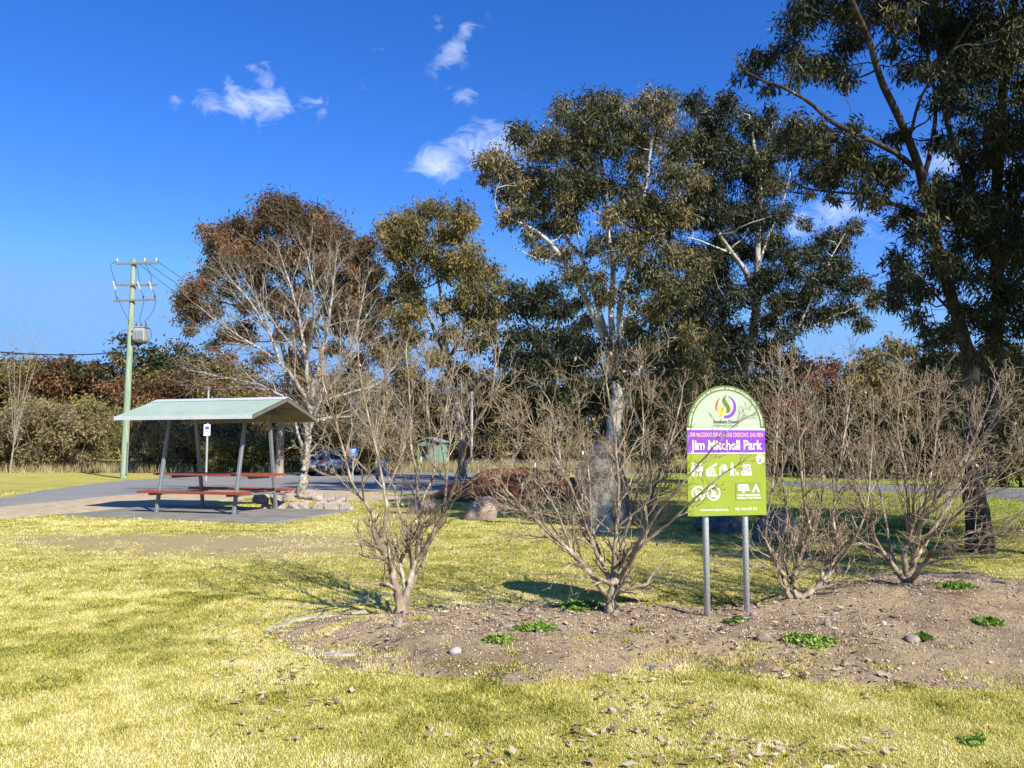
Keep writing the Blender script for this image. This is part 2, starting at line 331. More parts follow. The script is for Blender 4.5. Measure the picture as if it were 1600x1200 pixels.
def mottle(m, scale, dark, amount, lo=.45, hi=.62):
    t = m.node_tree; b = t.nodes['Principled BSDF']; src = b.inputs['Base Color'].links[0].from_socket
    f = noise(t, scale, 5, .6); f2 = ramp(t, [(lo, (0, 0, 0)), (hi, (amount,) * 3)], f)
    mxn = N(t, 'ShaderNodeMix', data_type='RGBA'); t.links.new(f2, mxn.inputs['Factor']); t.links.new(src, mxn.inputs['A']); mxn.inputs['B'].default_value = (*dark, 1); t.links.new(mxn.outputs['Result'], b.inputs['Base Color'])
mottle(M['soil'], 1.6, (.17, .10, .058), .75, .47, .66)
M['gravel'] = nmat('gravel', [(.3, (.14, .135, .125)), (.5, (.225, .22, .205)), (.7, (.31, .30, .28))], 14, 12, .95, .5, .02, rrough=.8)
mottle(M['gravel'], .5, (.30, .27, .22), .5)
M['dirt'] = nmat('dirt', [(.3, (.27, .19, .105)), (.5, (.46, .36, .22)), (.7, (.58, .48, .32))], 3, 12, .95, .5, .03, rrough=.75)
M['asphalt'] = nmat('asphalt', [(.3, (.12, .12, .112)), (.5, (.19, .19, .178)), (.7, (.26, .255, .24))], 5, 12, .9, .3, .01, rrough=.8)
mottle(M['asphalt'], .35, (.13, .125, .115), .6)
mottle(M['concrete'], 1.1, (.17, .155, .13), .6)
mottle(M['bark_myrtle'], 5.0, (.10, .068, .045), .75, .44, .60)
mottle(M['redtimber'], 3.0, (.20, .10, .07), .5)
mottle(M['granite'], 3.5, (.17, .145, .12), .4)
mottle(M['roofgreen'], 2.2, (.27, .31, .25), .35, .5, .7)
M['mulch'] = nmat('mulch', [(.3, (.055, .022, .011)), (.5, (.19, .065, .026)), (.7, (.34, .14, .058))], 7, 12, .95, 1, .08, rrough=.8)
M['verge'] = nmat('verge', [(.3, (.14, .17, .03)), (.5, (.34, .30, .08)), (.7, (.50, .42, .17))], 1.2, 10, .95, .4, .05, rrough=.7)
M['rail'] = flat('rail', (.10, .07, .055), .7)

# ------------------------------------------------------------------ ground sheets
def graded(lo, hi, f0, step, grow):
    out = [f0]; s = step
    while out[-1] < hi: out.append(out[-1] + s); s *= grow
    s = step; lo_ = [f0]
    while lo_[-1] > lo: lo_.append(lo_[-1] - s); s *= grow
    return np.array(lo_[:0:-1] + out)
gx = graded(-900, 900, 0, .4, 1.035); gy = graded(-80, 1500, 8, .4, 1.03)
X, Y = np.meshgrid(gx, gy); Z = gz(X, Y)
nx, ny = len(gx), len(gy); idx = np.arange(nx * ny).reshape(ny, nx)
q = np.stack([idx[:-1, :-1], idx[:-1, 1:], idx[1:, 1:], idx[1:, :-1]], -1).reshape(-1, 4)
tag(link('ground', mesh_np('ground', np.stack([X, Y, Z], -1).reshape(-1, 3), q, smooth_=True), M['lawn']), 'yellow green park lawn reaching to the trees', 'ground', kind='structure')
def patch(name, poly, cell, h, m, amp=.15, edge=.15, extra=None, nsc=1.5, label=None, cat=None, kind='structure', base=None):
    poly = np.asarray([p[:2] for p in poly]); lo = poly.min(0) - .5; hi = poly.max(0) + .5
    xs = np.arange(lo[0], hi[0] + cell, cell); ys = np.arange(lo[1], hi[1] + cell, cell)
    X, Y = np.meshgrid(xs, ys); s = sdpoly(poly, X, Y) + (fbm(X * nsc, Y * nsc, 3, 4) - .5) * 2 * amp
    Z = (base or gz)(X, Y) + (-.03 + (h + .03) * smooth(-edge * .3, edge, s))
    if extra is not None: Z = Z + extra(X, Y, s)
    ok = (s > -edge * .6 - cell)
    idx = np.arange(X.size).reshape(X.shape)
    k = ok[:-1, :-1] & ok[1:, :-1] & ok[:-1, 1:] & ok[1:, 1:]
    q = np.stack([idx[:-1, :-1], idx[:-1, 1:], idx[1:, 1:], idx[1:, :-1]], -1)[k]
    used = np.unique(q); mpv = np.zeros(X.size, int); mpv[used] = np.arange(len(used))
    o = link(name, mesh_np(name, np.stack([X, Y, Z], -1).reshape(-1, 3)[used], mpv[q], smooth_=True), m)
    return tag(o, label, cat, kind=kind)
G = lambda L: [onground(*p) for p in L]
asph = G([(-260, 812), (0, 793), (140, 779), (240, 771), (420, 764), (560, 768), (700, 776), (760, 760), (800, 745), (900, 741), (1010, 743), (1010, 728), (800, 724), (700, 728), (600, 734), (480, 739), (300, 743), (190, 750), (100, 761), (0, 777), (-260, 797)])
patch('gravel_road', asph, .3, .014, M['gravel'], .25, .3, label='grey gravel drive and car park behind the shelter', cat='road')
dirt = G([(-260, 840), (0, 812), (110, 802), (250, 797), (420, 776), (560, 784), (690, 782), (560, 768), (420, 763), (240, 771), (140, 778), (0, 792), (-260, 811)])
patch('dirt_path', dirt, .12, .022, M['dirt'], .22, .3, label='pale dirt strip beside the gravel drive', cat='path')
patch('road', G([(1215, 759), (1250, 762), (1450, 772), (1600, 781), (2100, 815), (2100, 782), (1600, 764), (1450, 760), (1250, 753), (1215, 752)]), .4, .016, M['asphalt'], .1, .2, label='sealed grey road passing behind the shrubs', cat='road')
patch('kerb_strip', G([(725, 723), (900, 723), (1010, 727), (1100, 733), (1100, 729), (1010, 722.5), (900, 718.5), (725, 718)]), .4, .03, M['concrete_pale'], .1, .2, label='pale strip of kerb and footpath beyond the car park', cat='kerb')
patch('grass_verge', G([(-300, 742), (0, 738), (190, 738), (480, 736), (700, 724), (900, 716), (1100, 722), (1100, 711), (900, 709), (700, 712), (400, 716), (0, 722), (-300, 724)]), .5, .012, M['verge'], .3, .4, label='rough grass verge along the trees', cat='verge')

# shelter frame axes (used by its slab too)
SC = np.array([-6.97, 19.1]); SL = np.array([.951, -.309]); SS = np.array([.309, .951])
def sh(l, s): return SC + SL * l + SS * s
slabp = [sh(-2.7, -1.9), sh(2.9, -1.9), sh(2.9, 1.25), sh(-2.7, 1.25)]

# garden bed
BEDPX = [(425, 990), (470, 973), (560, 964), (650, 955), (800, 951), (950, 946), (1100, 952), (1200, 946), (1290, 915), (1360, 900), (1450, 896), (1560, 905), (1700, 930), (1950, 990), (1950, 1085), (1700, 1084), (1550, 1088), (1400, 1078), (1250, 1068), (1100, 1052), (950, 1064), (800, 1068), (680, 1060), (560, 1040), (470, 1020), (430, 1003)]
BED = np.array([p[:2] for p in G(BEDPX)])
m4 = at(1420, 695, 7.9)
def bsd(x, y): return sdpoly(BED, x, y) + (fbm(np.asarray(x) * 2.2, np.asarray(y) * 2.2, 3, 4) - .5) * .48
def bedh(x, y, s):
    return .10 * smooth(0, .7, s) + .17 * np.exp(-(((x - m4[0] - .1) / 1.3) ** 2 + ((y - 7.7) / .9) ** 2)) * smooth(-.05, .6, s) + (fbm(x * 3, y * 3, 9, 4) - .5) * .07 * smooth(0, .4, s)
patch('garden_bed', BED, .035, .012, M['soil'], .24, .14, extra=bedh, nsc=2.2, label='mounded gravelly soil of the garden bed', cat='garden bed')
def bz(x, y):
    s = bsd(np.atleast_1d(np.asarray(x, float)), np.atleast_1d(np.asarray(y, float)))
    r = gz(x, y) + np.where(s > 0, .012 + bedh(np.atleast_1d(x), np.atleast_1d(y), s), 0)
    return r if np.ndim(x) else float(r[0])
# reddish mulch heap
mcx, mcy = at(815, 695, 24.0)[:2]
heap = [(mcx + math.cos(t) * 2.9 * (1 + .15 * math.sin(3 * t)), mcy + math.sin(t) * 2.2) for t in np.linspace(0, 2 * math.pi, 26)[:-1]]
patch('mulch_mound', heap, .06, .02, M['mulch'], .25, .3, extra=lambda x, y, s: .85 * smooth(0, 2.1, s) + (fbm(x * 2, y * 2, 4, 5) - .5) * .35 * smooth(0, .8, s), label='heap of reddish brown mulch', cat='mulch heap')

# ------------------------------------------------------------------ grass blades, litter, pebbles
rng = np.random.default_rng(7)
def blades(n, dmin, dmax, hh, ww, pw, seed, reject=True):
    r = np.random.default_rng(seed)
    u = r.random(n); d = (dmin ** pw + u * (dmax ** pw - dmin ** pw)) ** (1 / pw)
    x = (r.random(n) * 2 - 1) * .70 * d
    s = bsd(x, d); cov = fbm(x * 2, d * 2, 31, 3)
    ok = (s < .02) | ((fbm(x * 5, d * 5, 88, 3) > .50) & (s < .34)) | ((fbm(x * 4, d * 4, 89, 3) > .60) & (s < .9) & (d < 7.2))
    for (cx, cy, rx, ry, w) in WORN: ok &= ~((np.exp(-((x - cx) / rx) ** 2 - ((d - cy) / ry) ** 2) * w + (cov - .5) * 1.6) > .62 + .6 * r.random(n))
    for P in (asph, dirt, slabp): ok &= sdpoly([p[:2] for p in P], x, d) < 0
    x = x[ok]; d = d[ok]; s = s[ok]; n = len(x)
    tuft = fbm(x * 6, d * 6, 41, 2)
    h = hh * (.5 + .9 * r.random(n)) * (.6 + .8 * tuft); w = ww * (.7 + .6 * r.random(n)) * (1 + .0 * d)
    z = gz(x, d) - .004 + np.where(s > 0, .012 + .10 * smooth(0, .7, s), 0)
    a = r.random(n) * 2 * np.pi; lean = h * (.15 + 1.0 * r.random(n) ** 1.3); b = r.random(n) * 2 * np.pi
    base = np.stack([x, d, z], -1); side = np.stack([np.cos(a), np.sin(a), 0 * a], -1) * w[:, None] * .5
    tip = base + np.stack([np.cos(b) * lean, np.sin(b) * lean, h], -1)
    V = np.stack([base - side, base + side, tip], 1).reshape(-1, 3)
    t = np.clip((.54 + .85 * (fbm(x * .6, d * .6, 51, 3) - .5) + 1.2 * (fbm(x * 5, d * 5, 52, 3) - .5) + .85 * (r.random(n) - .5)) - .42 * np.clip((x - 2) * .22, 0, 1) * np.clip((d - 9.5) * .22, 0, 1), 0, 1)
    return V, np.arange(n * 3).reshape(-1, 3), t
parts = [blades(430000, 3.6, 9, .019, .0060, 1.3, 1), blades(230000, 8, 17, .022, .011, 1.6, 2), blades(60000, 15, 30, .034, .022, 1.6, 3)]
v, f = join([(p[0], p[1]) for p in parts])
tag(link('grass', mesh_np('grass', v, f, np.concatenate([p[2] for p in parts])), M['blade']), 'short straw and green lawn grass', 'grass', kind='stuff')

def leafquads(p, dirv, side, l, w):
    l = np.asarray(l)[:, None]; w = np.asarray(w)[:, None]
    V = np.stack([p, p + dirv * l * .45 + side * w, p + dirv * l, p + dirv * l * .45 - side * w], 1).reshape(-1, 3)
    return V, np.arange(len(p) * 4).reshape(-1, 4)
def unit(v): return v / (np.linalg.norm(v, axis=-1, keepdims=True) + 1e-9)
# fallen leaves
n = 13000; d = (4 ** 1.4 + rng.random(n) * (15 ** 1.4 - 4 ** 1.4)) ** (1 / 1.4); x = (rng.random(n) * 1.25 - .55) * .68 * d
keep = rng.random(n) < .45 + .55 * smooth(-.3, .35, x / d); keep &= fbm(x * 1.2, d * 1.2, 77, 3) > .40
x, d = x[keep], d[keep]; n = len(x)
p = np.stack([x, d, np.array([bz(a, b) for a, b in zip(x, d)]) + .012 + rng.random(n) * .02], -1)
a = rng.random(n) * 2 * np.pi; dv = unit(np.stack([np.cos(a), np.sin(a), (rng.random(n) - .5) * .6], -1)); sv = unit(np.stack([-np.sin(a), np.cos(a), (rng.random(n) - .5) * .9], -1))
l = .028 + .07 * rng.random(n) ** 2
v, f = leafquads(p, dv, sv, l, l * (.11 + .14 * rng.random(n)))
tag(link('leaf_litter', mesh_np('leaf_litter', v, f, rng.random(n) ** .7), M['litter']), 'dry fallen leaves scattered over lawn and bed', 'leaf litter', kind='stuff')
# gravel in the bed
OCT = np.array([[1, 0, 0], [0, 1, 0], [-1, 0, 0], [0, -1, 0], [0, 0, 1], [0, 0, -1]], float); OF = np.array([[0, 1, 4], [1, 2, 4], [2, 3, 4], [3, 0, 4], [1, 0, 5], [2, 1, 5], [3, 2, 5], [0, 3, 5]])
n = 60000; x = rng.uniform(BED[:, 0].min(), min(BED[:, 0].max(), 6.5), n); y = rng.uniform(BED[:, 1].min(), BED[:, 1].max(), n)
s = bsd(x, y); k = s > .03 + .25 * rng.random(n) ** 2; x, y = x[k], y[k]; n = len(x)
zz = gz(x, y) + .012 + bedh(x, y, bsd(x, y))
sz = .0035 + .007 * rng.random(n) ** 3 + .012 * (rng.random(n) > .993)
V = OCT[None] * (sz[:, None, None] * rng.uniform(.5, 1.5, (n, 6, 1)) * np.array([1, 1, .7])) + np.stack([x, y, zz + sz * .3], -1)[:, None]
ca = rng.random(n) * 6.28
f = (OF[None] + 6 * np.arange(n)[:, None, None]).reshape(-1, 3)
tag(link('bed_gravel', mesh_np('bed_gravel', V.reshape(-1, 3), f, np.repeat(np.clip(rng.normal(.5, .2, n), 0, 1), 8)), M['pebble']), 'small gravel and bark chips covering the bed', 'gravel', kind='stuff')

n = 9000; x = rng.uniform(BED[:, 0].min(), 6.5, n); y = rng.uniform(BED[:, 1].min(), BED[:, 1].max(), n); k = (bsd(x, y) > .0) & (fbm(x * 1.5, y * 1.5, 66, 3) > .42 + .12 * rng.random(n)); x, y = x[k], y[k]; n = len(x)
a = rng.random(n) * 6.283; dv = unit(np.stack([np.cos(a), np.sin(a), (rng.random(n) - .5) * .7], -1)); sv = unit(np.stack([-np.sin(a), np.cos(a), (rng.random(n) - .5) * 1.2], -1)); l = .015 + .05 * rng.random(n) ** 2
v, f = leafquads(np.stack([x, y, bz(x, y) + .010], -1), dv, sv, l, .002 + l * .09)
tag(link('mulch_chips', mesh_np('mulch_chips', v, f, np.clip(rng.random(n) ** 1.6, 0, 1)), M['litter']), 'bark chips and twigs strewn over the bed', 'bark chips', kind='stuff')
# ------------------------------------------------------------------ rocks
def rock(name, label, cat, loc, size, seed, m, group=None, rz=0, sub=3, rough=.16, facet=0):
    bm = bmesh.new(); bmesh.ops.create_icosphere(bm, subdivisions=sub, radius=1)
    r = np.random.default_rng(seed); ph = r.random((14, 3)) * 6.28; fr = r.normal(0, 1, (14, 3)) * np.array([1, 1.2, 1.6, 2.2, 3, 4, 5, 6.5, 8, 10, 12, 14, 16, 18])[:, None]; sub = sub + 1 if sub > 2 else sub
    planes = unit(r.normal(0, 1, (9, 3))); pd = .72 + .2 * r.random(9)
    if facet: planes = unit(np.concatenate([r.normal(0, .25, (6, 3)) + np.array([[1, 0, 0], [-1, 0, 0], [0, 1, 0], [0, -1, 0], [0, 0, 1], [0, -.7, .7]]), r.normal(0, 1, (8, 3))])); pd = .52 + .3 * r.random(14)
    for v in bm.verts:
        c = np.array(v.co)
        for pn, dd in zip(planes, pd):
            k = c @ pn
            if k > dd: c = c - pn * (k - dd) * (.97 if facet else .88)
        a = sum(math.sin(fr[i] @ c + ph[i, 0]) * rough / (1 + i * .55) for i in range(14)) * .6
        c = c * (1 + a); c[2] = max(c[2], -.45)
        v.co = Vector((c[0] * size[0], c[1] * size[1], (c[2] + .40) / 1.35 * size[2]))
    o = bmlink(name, bm, m, sm=False)
    for p_ in o.data.polygons: p_.use_smooth = True
    o.location = loc; o.rotation_euler = (0, 0, rz); return tag(o, label, cat, group)
p = onground(751, 813); rock('boulder', 'rounded pink granite boulder alone on the lawn left of the mulch heap', 'boulder', (p[0], p[1] + .3, p[2] - .03), (.50, .40, .60), 3, M['granite'], rz=.3, facet=1, rough=.10)
p = onground(657, 804); rock('boulder', 'flat topped tan boulder half hidden behind the leftmost bare shrub', 'boulder', (p[0], p[1] + .3, p[2] - .03), (.50, .38, .44), 11, M['granite'], rz=-.3, facet=1, rough=.10)
p = onground(945, 826); rock('standing_stone', 'tall grey standing stone behind the bare shrub left of the sign', 'stone', (p[0] + .0, p[1] + .5, p[2] - .1), (.62, .40, 1.66), 21, M['granite_grey'], sub=4, rough=.12, rz=.4)
p = onground(1222, 850); rock('boulder', 'dark shaded boulder just right of the sign', 'boulder', (p[0], p[1] + .4, p[2] - .05), (.42, .4, .52), 31, M['granite_grey'])
p = onground(1130, 832); rock('boulder', 'low dark boulder in shade behind the sign posts', 'boulder', (p[0], p[1] + .4, p[2] - .05), (.46, .4, .36), 35, M['granite_grey'])
bm = bmesh.new(); prism(bm, [(-.18, 0), (.18, 0), (.18, .46), (-.18, .60)], -.12, .14)
p = onground(938, 834); pl = bmlink('plinth', bm, M['concrete_pale'], bevel=.012); pl.location = (p[0], p[1] + .1, p[2]); pl.rotation_euler = (0, 0, .25)
tag(pl, 'small pale concrete plinth with slanting top in front of the standing stone', 'plinth')
# rough stone wall round the bare tree
STW = [(408, 778, 30, 17), (432, 779, 20, 15), (452, 776, 24, 15), (436, 787, 22, 16), (460, 786, 26, 17), (484, 773, 22, 14), (476, 785, 22, 16), (500, 788, 30, 18), (497, 775, 22, 12), (521, 790, 30, 19), (515, 777, 22, 14), (533, 779, 18, 12), (541, 788, 20, 14), (549, 792, 14, 10), (418, 788, 18, 12), (470, 774, 18, 10)]
WORDS = ['flat long pale slab stone at the left end of the rough stone edging', 'small squarish stone second along the top of the stone edging', 'pale wedge stone in the upper left part of the stone edging', 'low pinkish stone under the left top slabs of the stone edging', 'brownish square stone in the lower middle left of the edging',
         'top pale stone nearest the lichened bare tree trunk', 'small squat stone beneath the tree side top stone', 'large white square stone in the lower row of the edging', 'thin pale stone on top of the large white square one', 'biggest rounded white stone at the right of the edging',
         'tilted grey pink stone leaning above the biggest white one', 'small pointed stone near the right end of the top row', 'rounded low stone next to the right end of the edging', 'last small stone lying at the right end of the edging', 'small half buried stone at the lower left of the edging', 'thin dark stone wedged beneath the bare tree']
for i, ((px, py, w, h), lab) in enumerate(zip(STW, WORDS)):
    Yd = 19.9 + .0 * i + (.25 if py < 780 else 0); c = at(px, py, Yd); k = Yd / 1250
    g = float(gz(c[0], c[1])); z0 = max(c[2] - h * k * .5, g - .04) if py < 780 else g - .03
    rock('edging_stone', lab, 'stone', (c[0], c[1], z0), (w * k * .62, .2, h * k * 1.15), 50 + i, M['granite_pale'], 'stones of the rough garden edging', rz=0, sub=3, rough=.07, facet=1)
# stones lying in the garden bed
BS = [(588 + 400 - 367, 980, 16, 12, 'pale lump of stone in the bed in front of the leftmost shrub', 'granite_pale'), (712, 1020, 20, 8, 'flat white stone in the middle of the bed', 'concrete_pale'), (797, 978, 34, 5, 'thin pale flat stone beside the green weed in the bed', 'granite_pale'), (1193, 1002, 22, 11, 'reddish stone in the bed below the sign posts', 'granite'), (1178, 966, 12, 9, 'small orange brick fragment by the right sign post', 'granite'), (1293, 978, 12, 10, 'small pale stone in a hollow of the bed right of the sign', 'granite_pale'), (1425, 1002, 24, 9, 'flat cream stone beside the small tuft at the right of the bed', 'granite_pale'), (1310, 895, 12, 8, 'dark stone high on the mound between the two right shrubs', 'granite_grey'), (1018, 1048, 9, 8, 'small dark stone at the front edge of the bed', 'granite_grey'), (1380, 976, 10, 6, 'tiny white stone on the slope of the mound', 'concrete_pale')]
for i, (px, py, w, h, lab, mm) in enumerate(BS):
    p = onground(px, py, bz); k = p[1] / 1250
    rock('stone', lab, 'stone', (p[0], p[1], p[2] - .006), (w * k * .55, w * k * .4, h * k * 1.3), 90 + i, M[mm], sub=2, rough=.12)
# row of small pale stones at the back edge of the bed
k = 0
for px in list(range(672, 800, 9)) + [820, 838, 861, 905]:
    py = 953 + 4 * math.sin(px * .7) - (px - 672) * .012; p = onground(px, py, bz); s = .022 + .018 * abs(math.sin(px * 1.9))
    rock('edge_stone', 'small pale stone in the row along the back edge of the bed', 'stone', (p[0], p[1], p[2] - .008), (s, s * .8, s * 1.3), 120 + k, M['granite_pale'], 'small stones along the back edge of the bed', sub=1); k += 1
# concrete edging strips of the bed
def strip(pxs, w, h, lab):
    P = np.array([onground(*q, bz) for q in pxs]); P = catmull(P, 6); bm = bmesh.new(); prev = None
    T = unit(np.gradient(P, axis=0)); Sd = np.stack([-T[:, 1], T[:, 0], 0 * T[:, 0]], -1) * w / 2
    for i in range(len(P)):
        hh = h * (.2 + 1.5 * vnoise(i * .9, 3.3, 2))
        ring = [bm.verts.new(P[i] + Sd[i] - [0, 0, .03]), bm.verts.new(P[i] - Sd[i] - [0, 0, .03]), bm.verts.new(P[i] - Sd[i] * .8 + [0, 0, hh]), bm.verts.new(P[i] + Sd[i] * .8 + [0, 0, hh])]
        if prev:
            for j in range(4): bm.faces.new((prev[j], prev[(j + 1) % 4], ring[(j + 1) % 4], ring[j]))
        else: bm.faces.new(ring[::-1])
        prev = ring
    bm.faces.new(prev); return tag(bmlink('garden_edging', bm, M['concrete_pale']), lab, 'edging')
strip([(420, 990), (445, 976), (480, 967), (530, 961), (575, 957)], .06, .018, 'curved concrete edging at the back left tip of the bed')
strip([(458, 1015), (490, 1020), (525, 1023), (556, 1023)], .05, .010, 'straight sunken concrete edging at the front left of the bed')
# weeds
for (px, py, wpx, lab) in [(838, 984, 32, 'bright green weed clump in the middle of the bed'), (1266, 1004, 40, 'largest green weed mat in the bed right of the sign'), (1497, 917, 26, 'green weed on the crest of the mound by the right shrub'), (1440, 999, 15, 'small upright green tuft at the right of the bed'), (908, 949, 36, 'green weed mat at the foot of the shrub left of the sign'), (1520, 1162, 24, 'flat green weed in the lawn at the lower right'), (1545, 975, 26, 'yellow green grass tuft on the right slope of the mound'), (780, 1002, 20, 'thin grass tuft at the front of the bed centre'), (1148, 973, 18, 'little green weed between the sign posts')]:
    p = onground(px, py, bz); r0 = wpx * p[1] / 1250; n = int(400 + 9000 * r0 * r0)
    n = min(n, 1100); n = n if py < 1100 else n // 4; tw_ = .55 * rng.random()
    rr = r0 * np.sqrt(rng.random(n)) * (.6 + .5 * rng.random(n)); a = rng.random(n) * 6.283; x = rr * np.cos(a) * (1 + .25 * np.sin(2 * a + px)); y = rr * np.sin(a) * .7 * (1 + .2 * np.cos(3 * a + py)); k_ = fbm(x * 22 + px, y * 22, 5, 3) > .20; x, y, rr = x[k_], y[k_], rr[k_]; n = len(x)
    hgt = .035 * (1 - (rr / r0 / 1.2) ** 2).clip(.15) * rng.random(n) * (1 + .5 * np.sin(x * 60))
    b = rng.random(n) * 6.283; dv = unit(np.stack([np.cos(b), np.sin(b), .2 + .8 * rng.random(n)], -1)); sv = unit(np.cross(dv, rng.normal(0, 1, (n, 3))))
    zz = np.array([bz(p[0] + i, p[1] + j) for i, j in zip(x, y)]) - p[2] + hgt; l = .018 + .025 * rng.random(n)
    v, f = leafquads(np.stack([x, y, zz], -1), dv, sv, l, l * .32)
    tag(link('weed', mesh_np('weed', v, f, np.clip(rng.random(n) * .6 + tw_, 0, 1)), M['weed'], loc=p), lab, 'weed')

# ------------------------------------------------------------------ trees
def crown_mesh(name, centers, twigs_from, radii, rngl, tau, l, w, tint0, droop=.8, ctint=.25):
    Vs = []; Fs = []; T = []; o = 0; tw = []
    for c, src, r in zip(centers, twigs_from, radii):
        nt_ = int(9 + 7 * rngl.random())
        e = unit(rngl.normal(0, 1, (nt_, 3))) * (.35 + .85 * rngl.random((nt_, 1)) ** .6) * r * np.array([1, 1, .8]) + c
        sbase = c + (src - c) * rngl.random((nt_, 1)) * .45
        mid = (sbase + e) * .5 + rngl.normal(0, .08 * r, (nt_, 3)) + [0, 0, .10 * r]
        tw.append(np.stack([sbase, mid, e], 1))
        n = max(12, int(tau * 2 * math.pi * r * r / (2.0 * l * w)))
        k = rngl.integers(0, nt_, n); t = (rngl.random(n) ** .55)[:, None]
        p = sbase[k] * (1 - t) ** 2 + 2 * mid[k] * t * (1 - t) + e[k] * t * t + rngl.normal(0, 1, (n, 3)) * r * np.where(rngl.random((n, 1)) < .30, .27, .18)
        dv = unit(np.array([0, 0, -droop]) + rngl.normal(0, .55, (n, 3)) + unit(e[k] - sbase[k]) * .25)
        sv = unit(np.cross(dv, rngl.normal(0, 1, (n, 3))))
        ll = l * (.65 + .7 * rngl.random(n)); v, f = leafquads(p, dv, sv, ll, w * (.7 + .6 * rngl.random(n)))
        Vs.append(v); Fs.append(f + o); o += len(v)
        T.append(np.clip(tint0 + ctint * (rngl.random() - .5) + rngl.normal(0, .16, n), 0, 1))
    return mesh_np(name, np.concatenate(Vs), np.concatenate(Fs), np.concatenate(T)), np.concatenate(tw)
def px_tree(name, label, basepx, d, limbs, clumps, leaf, bark, seed, l, w, tau=.9, D=2.0, copies=2, tint=.45, group=None, droop=.8, cat='tree', sides=9, twr=.012, ctint=.3, thick=.75):
    r = np.random.default_rng(seed); b0 = at(basepx, 695, d); B = np.array([b0[0], d, float(gz(b0[0], d)) - .05])
    root = empty(name, B, label, cat, group); tb = []; nodes = []; nr = []
    for (r0, r1, pts) in limbs:
        P = []
        for q in pts:
            if q == 'base': P.append(B.copy())
            else: P.append(at(q[0], q[1], d + (q[2] if len(q) > 2 else 0)))
        P = catmull(np.array(P), 5); K = len(P); t = np.linspace(0, 1, K)
        rad = (r0 + (r1 - r0) * t ** .8) * thick
        if pts[0] == 'base': rad = rad * (1 + .3 * np.exp(-t * K / 2.0))
        P[1:-1] += r.normal(0, .07, (K - 2, 3)) * rad[1:-1, None]
        tb.append(tubes(P[None] - B, rad[None], sides)); nodes.append(P); nr.append(rad)
    Nn = np.concatenate(nodes); Rn = np.concatenate(nr); hmin = B[2] + 1.0; ordr = list(clumps); r.shuffle(ordr)
    cs = []; src = []; rr = []; brs = []; brr = []
    for (px, py, rp) in [q for _ in range(copies) for q in ordr]:
        for j in range(1):
            Yd = d + (r.random() * 2 - 1) * D; c = at(px + r.normal(0, rp * .3), py + r.normal(0, rp * .3), Yd); rad = rp * Yd / 1250 * (.85 + .5 * r.random())
            v = c - Nn; cost = np.linalg.norm(v, axis=1) + 1.3 * np.maximum(0, Nn[:, 2] - c[2] + .3) + 3 * (Nn[:, 2] < hmin)
            i = int(np.argmin(cost)); s = Nn[i]; L = np.linalg.norm(c - s)
            mid = (s + c) / 2 + np.array([0, 0, -.10 * L]) + r.normal(0, .12 * L, 3)
            t = np.linspace(0, 1, 7)[:, None]; P = s * (1 - t) ** 2 + 2 * mid * t * (1 - t) + c * t * t; P[1:-1] += r.normal(0, .025 * L, (5, 3))
            ra = min(.7 * Rn[i], .010 * L + twr * 1.4); brs.append(P - B); rl = np.linspace(ra, min(ra, twr * .7), 7); brr.append(rl); Nn = np.concatenate([Nn, P[2:6]]); Rn = np.concatenate([Rn, rl[2:6]])
            cs.append(c - B); src.append(P[4] - B); rr.append(rad)
    tb.append(tubes(np.array(brs), np.array(brr), 5))
    me, tw = crown_mesh('crown', cs, src, rr, r, tau, l, w, tint, droop, ctint)
    tb.append(tubes(tw, np.ones((len(tw), 3)) * np.array([twr * .7, twr * .5, twr * .25]), 3))
    v, f = join(tb); link('trunk', mesh_np('trunk', v, f, smooth_=True), bark, root); link('crown', me, leaf, root)
    return root

# --- big dark gum at the right edge
RT_L = [(.34, .22, ['base', (1524, 780), (1520, 690), (1517, 620), (1515, 551)]),
        (.19, .055, [(1515, 560), (1495, 490, -.1), (1473, 420, -.2), (1452, 330, -.3), (1430, 245, -.5), (1405, 185, -.8), (1375, 120, -1), (1357, 60, -1.2), (1330, 0, -1.5), (1300, -70, -1.8)]),
        (.22, .12, [(1530, 760, .1), (1548, 650, .3), (1556, 560, .4), (1560, 450, .4), (1557, 327, .5), (1562, 200, .6), (1575, 80, .8), (1590, -60, 1), (1600, -200, 1.2)]),
        (.12, .045, [(1557, 400, .4), (1530, 330, 0), (1505, 260, -.4), (1480, 190, -.6), (1470, 110, -.8), (1460, 20, -1), (1445, -80, -1.2)]),
        (.09, .025, [(1430, 262, -.5), (1400, 240, -.8), (1361, 219, -1), (1301, 191, -1.3), (1263, 159, -1.5), (1220, 135, -1.7), (1193, 126, -1.9), (1165, 112, -2)]),
        (.07, .02, [(1447, 338, -.3), (1403, 322, 0), (1352, 305, .3), (1300, 300, .6), (1259, 294, .8), (1238, 282, 1)]),
        (.08, .03, [(1440, 290, -.4), (1455, 230, -.2), (1462, 160, 0), (1450, 90, .2), (1445, 10, .3), (1440, -60, .4)]),
        (.10, .04, [(1558, 420, .4), (1590, 340, .2), (1625, 260, 0), (1670, 160, -.4), (1720, 40, -.8), (1760, -100, -1)]),
        (.10, .04, [(1560, 470, .4), (1610, 420, 1), (1680, 360, 1.4), (1740, 300, 1.8), (1800, 220, 2)]),
        (.05, .02, [(1500, 500, 0), (1470, 470, .3), (1440, 440, .5), (1405, 425, .7)]),
        (.05, .02, [(1420, 220, -.6), (1440, 150, -1.2), (1480, 90, -1.6), (1520, 30, -2)])]
